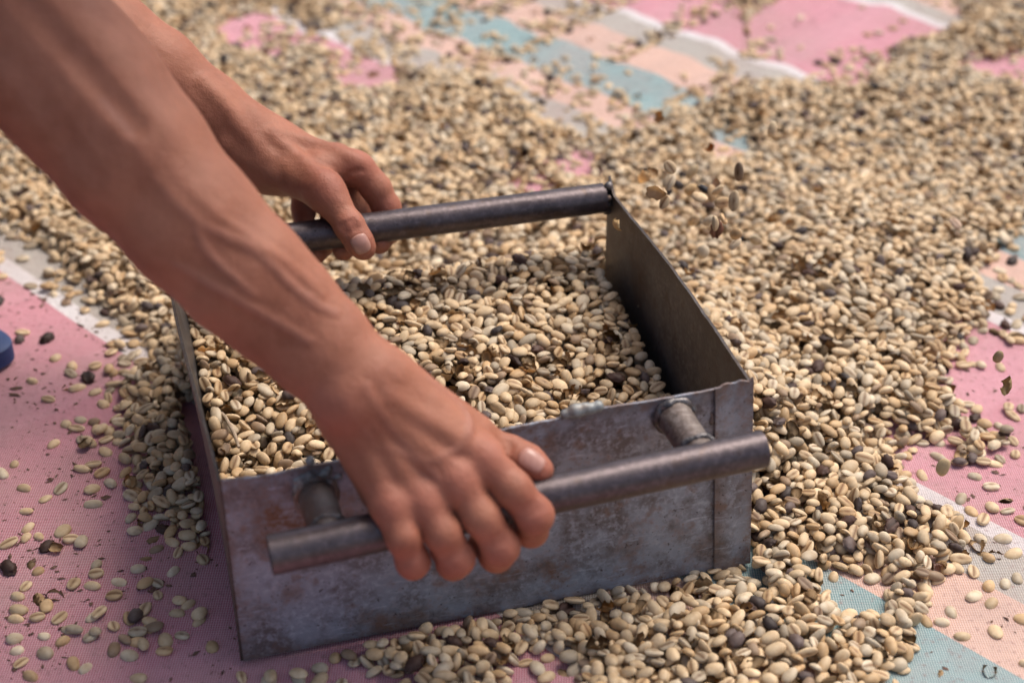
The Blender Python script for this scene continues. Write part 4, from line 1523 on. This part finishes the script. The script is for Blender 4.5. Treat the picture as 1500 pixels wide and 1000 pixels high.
def instancer(coll):
    ng = bpy.data.node_groups.new('scatter_' + coll.name, 'GeometryNodeTree')
    ng.interface.new_socket('Geometry', in_out='INPUT', socket_type='NodeSocketGeometry')
    ng.interface.new_socket('Geometry', in_out='OUTPUT', socket_type='NodeSocketGeometry')
    n, l = ng.nodes, ng.links
    gi, go = n.new('NodeGroupInput'), n.new('NodeGroupOutput')
    ci = n.new('GeometryNodeCollectionInfo')
    ci.inputs[0].default_value = coll
    ci.inputs[1].default_value = True
    ci.inputs[2].default_value = True
    ip = n.new('GeometryNodeInstanceOnPoints')
    ip.inputs['Pick Instance'].default_value = True
    for nm, ty, sock in (('variant', 'INT', 'Instance Index'), ('turn', 'FLOAT_VECTOR', 'Rotation'), ('size', 'FLOAT', 'Scale')):
        a = n.new('GeometryNodeInputNamedAttribute')
        a.data_type = ty
        a.inputs[0].default_value = nm
        if sock == 'Rotation':
            er = n.new('FunctionNodeEulerToRotation')
            l.new(a.outputs[0], er.inputs[0])
            l.new(er.outputs[0], ip.inputs[sock])
        else:
            l.new(a.outputs[0], ip.inputs[sock])
    l.new(gi.outputs[0], ip.inputs['Points'])
    l.new(ci.outputs[0], ip.inputs['Instance'])
    l.new(ip.outputs[0], go.inputs[0])
    return ng


def scatter(name, kds, label, cat):
    for kd in kds:
        idx = [i for i, p in enumerate(placed) if p[0] == kd and i not in sel]
        me = bpy.data.meshes.new(name)
        me.from_pydata([placed[i][2] for i in idx], [], [])
        a = me.attributes.new('variant', 'INT', 'POINT'); a.data.foreach_set('value', [int(placed[i][1]) for i in idx])
        a = me.attributes.new('turn', 'FLOAT_VECTOR', 'POINT'); a.data.foreach_set('vector', np.array([placed[i][3] for i in idx], np.float32).ravel())
        a = me.attributes.new('size', 'FLOAT', 'POINT'); a.data.foreach_set('value', [float(placed[i][4]) for i in idx])
        a = me.attributes.new('tint', 'FLOAT_COLOR', 'POINT'); a.data.foreach_set('color', np.array([[*tints[i], 1] for i in idx], np.float32).ravel())
        me.materials.append(M_bean)
        o = bpy.data.objects.new(name, me)
        C.objects.link(o)
        md = o.modifiers.new('scatter', 'NODES')
        md.node_group = instancer(lib_cols[kd])
        o['kind'] = 'stuff'
        tag(o, label, cat)


scatter('coffee_beans', ['coffee_bean'], 'thousands of tan coffee beans heaped in the scoop and spread over the cloth', 'coffee beans')
scatter('dark_beans', ['dark_bean'], 'shrivelled black beans mixed in among the tan ones', 'coffee beans')
scatter('hull_flakes', ['husk_flake'], 'thin torn flakes of hull mixed in among the beans', 'husks')
scatter('cherry_husks', ['cherry_husk'], 'dark crumpled cherry husks mixed in among the beans', 'husks')

# ------------------------------------------------------------------ crumbs on the bare cloth, a twig in the scoop
bm = bmesh.new()
CR = np.argwhere(view & (Tfull < .003))
crp = CR[rng.integers(0, len(CR), 9000)]
cnt = 0
for iy, ix in crp:
    px_, py_ = vx[iy, ix], vy[iy, ix]
    w_ = 1.0 if (px_ < 360 and py_ > 430) else .3
    if vnoise(np.array(fx[ix]), np.array(fy[iy]), .03, 21) < .35 or rng.random() > w_ or Hm[iy, ix] > .006:
        continue
    r_ = float(np.clip(rng.lognormal(-7.15, .55), .0003, .0028))
    p = Vector((fx[ix], fy[iy], cloth_z(fx[ix], fy[iy]) + r_ * .25))
    Mx = Matrix.Translation(p) @ Matrix.Rotation(rng.uniform(0, 6.3), 4, 'Z') @ Matrix.Diagonal((r_ * rng.uniform(.9, 2.2), r_ * rng.uniform(.4, 1), r_ * .35, 1))
    vs = [bm.verts.new(Mx @ Vector(q) + Vector((rng.normal(0, r_ * .15), rng.normal(0, r_ * .15), 0))) for q in ((1, 0, 0), (.2, 1, 0), (-1, .2, 0), (-.2, -1, 0), (.1, 0, 1), (0, 0, -.6))]
    for a_, b_, c_ in ((0, 1, 4), (1, 2, 4), (2, 3, 4), (3, 0, 4), (1, 0, 5), (2, 1, 5), (3, 2, 5), (0, 3, 5)):
        bm.faces.new((vs[a_], vs[b_], vs[c_]))
cr = bm_obj('crumbs', bm, M_crumb, None, smooth=False)
cr['kind'] = 'stuff'
tag(cr, 'dark reddish crumbs of dry husk sprinkled over the bare cloth', 'crumbs')

tp = [on_ground(314, 592, .070), on_ground(331, 612, .073), on_ground(343, 634, .074), on_ground(350, 655, .072)]
tw = tube('twig', tp, [.0007, .0012, .0013, .0009], M_twig, None, seg=8)
tag(tw, 'thin curved pale twig lying on the beans by the left plate of the scoop', 'twig')
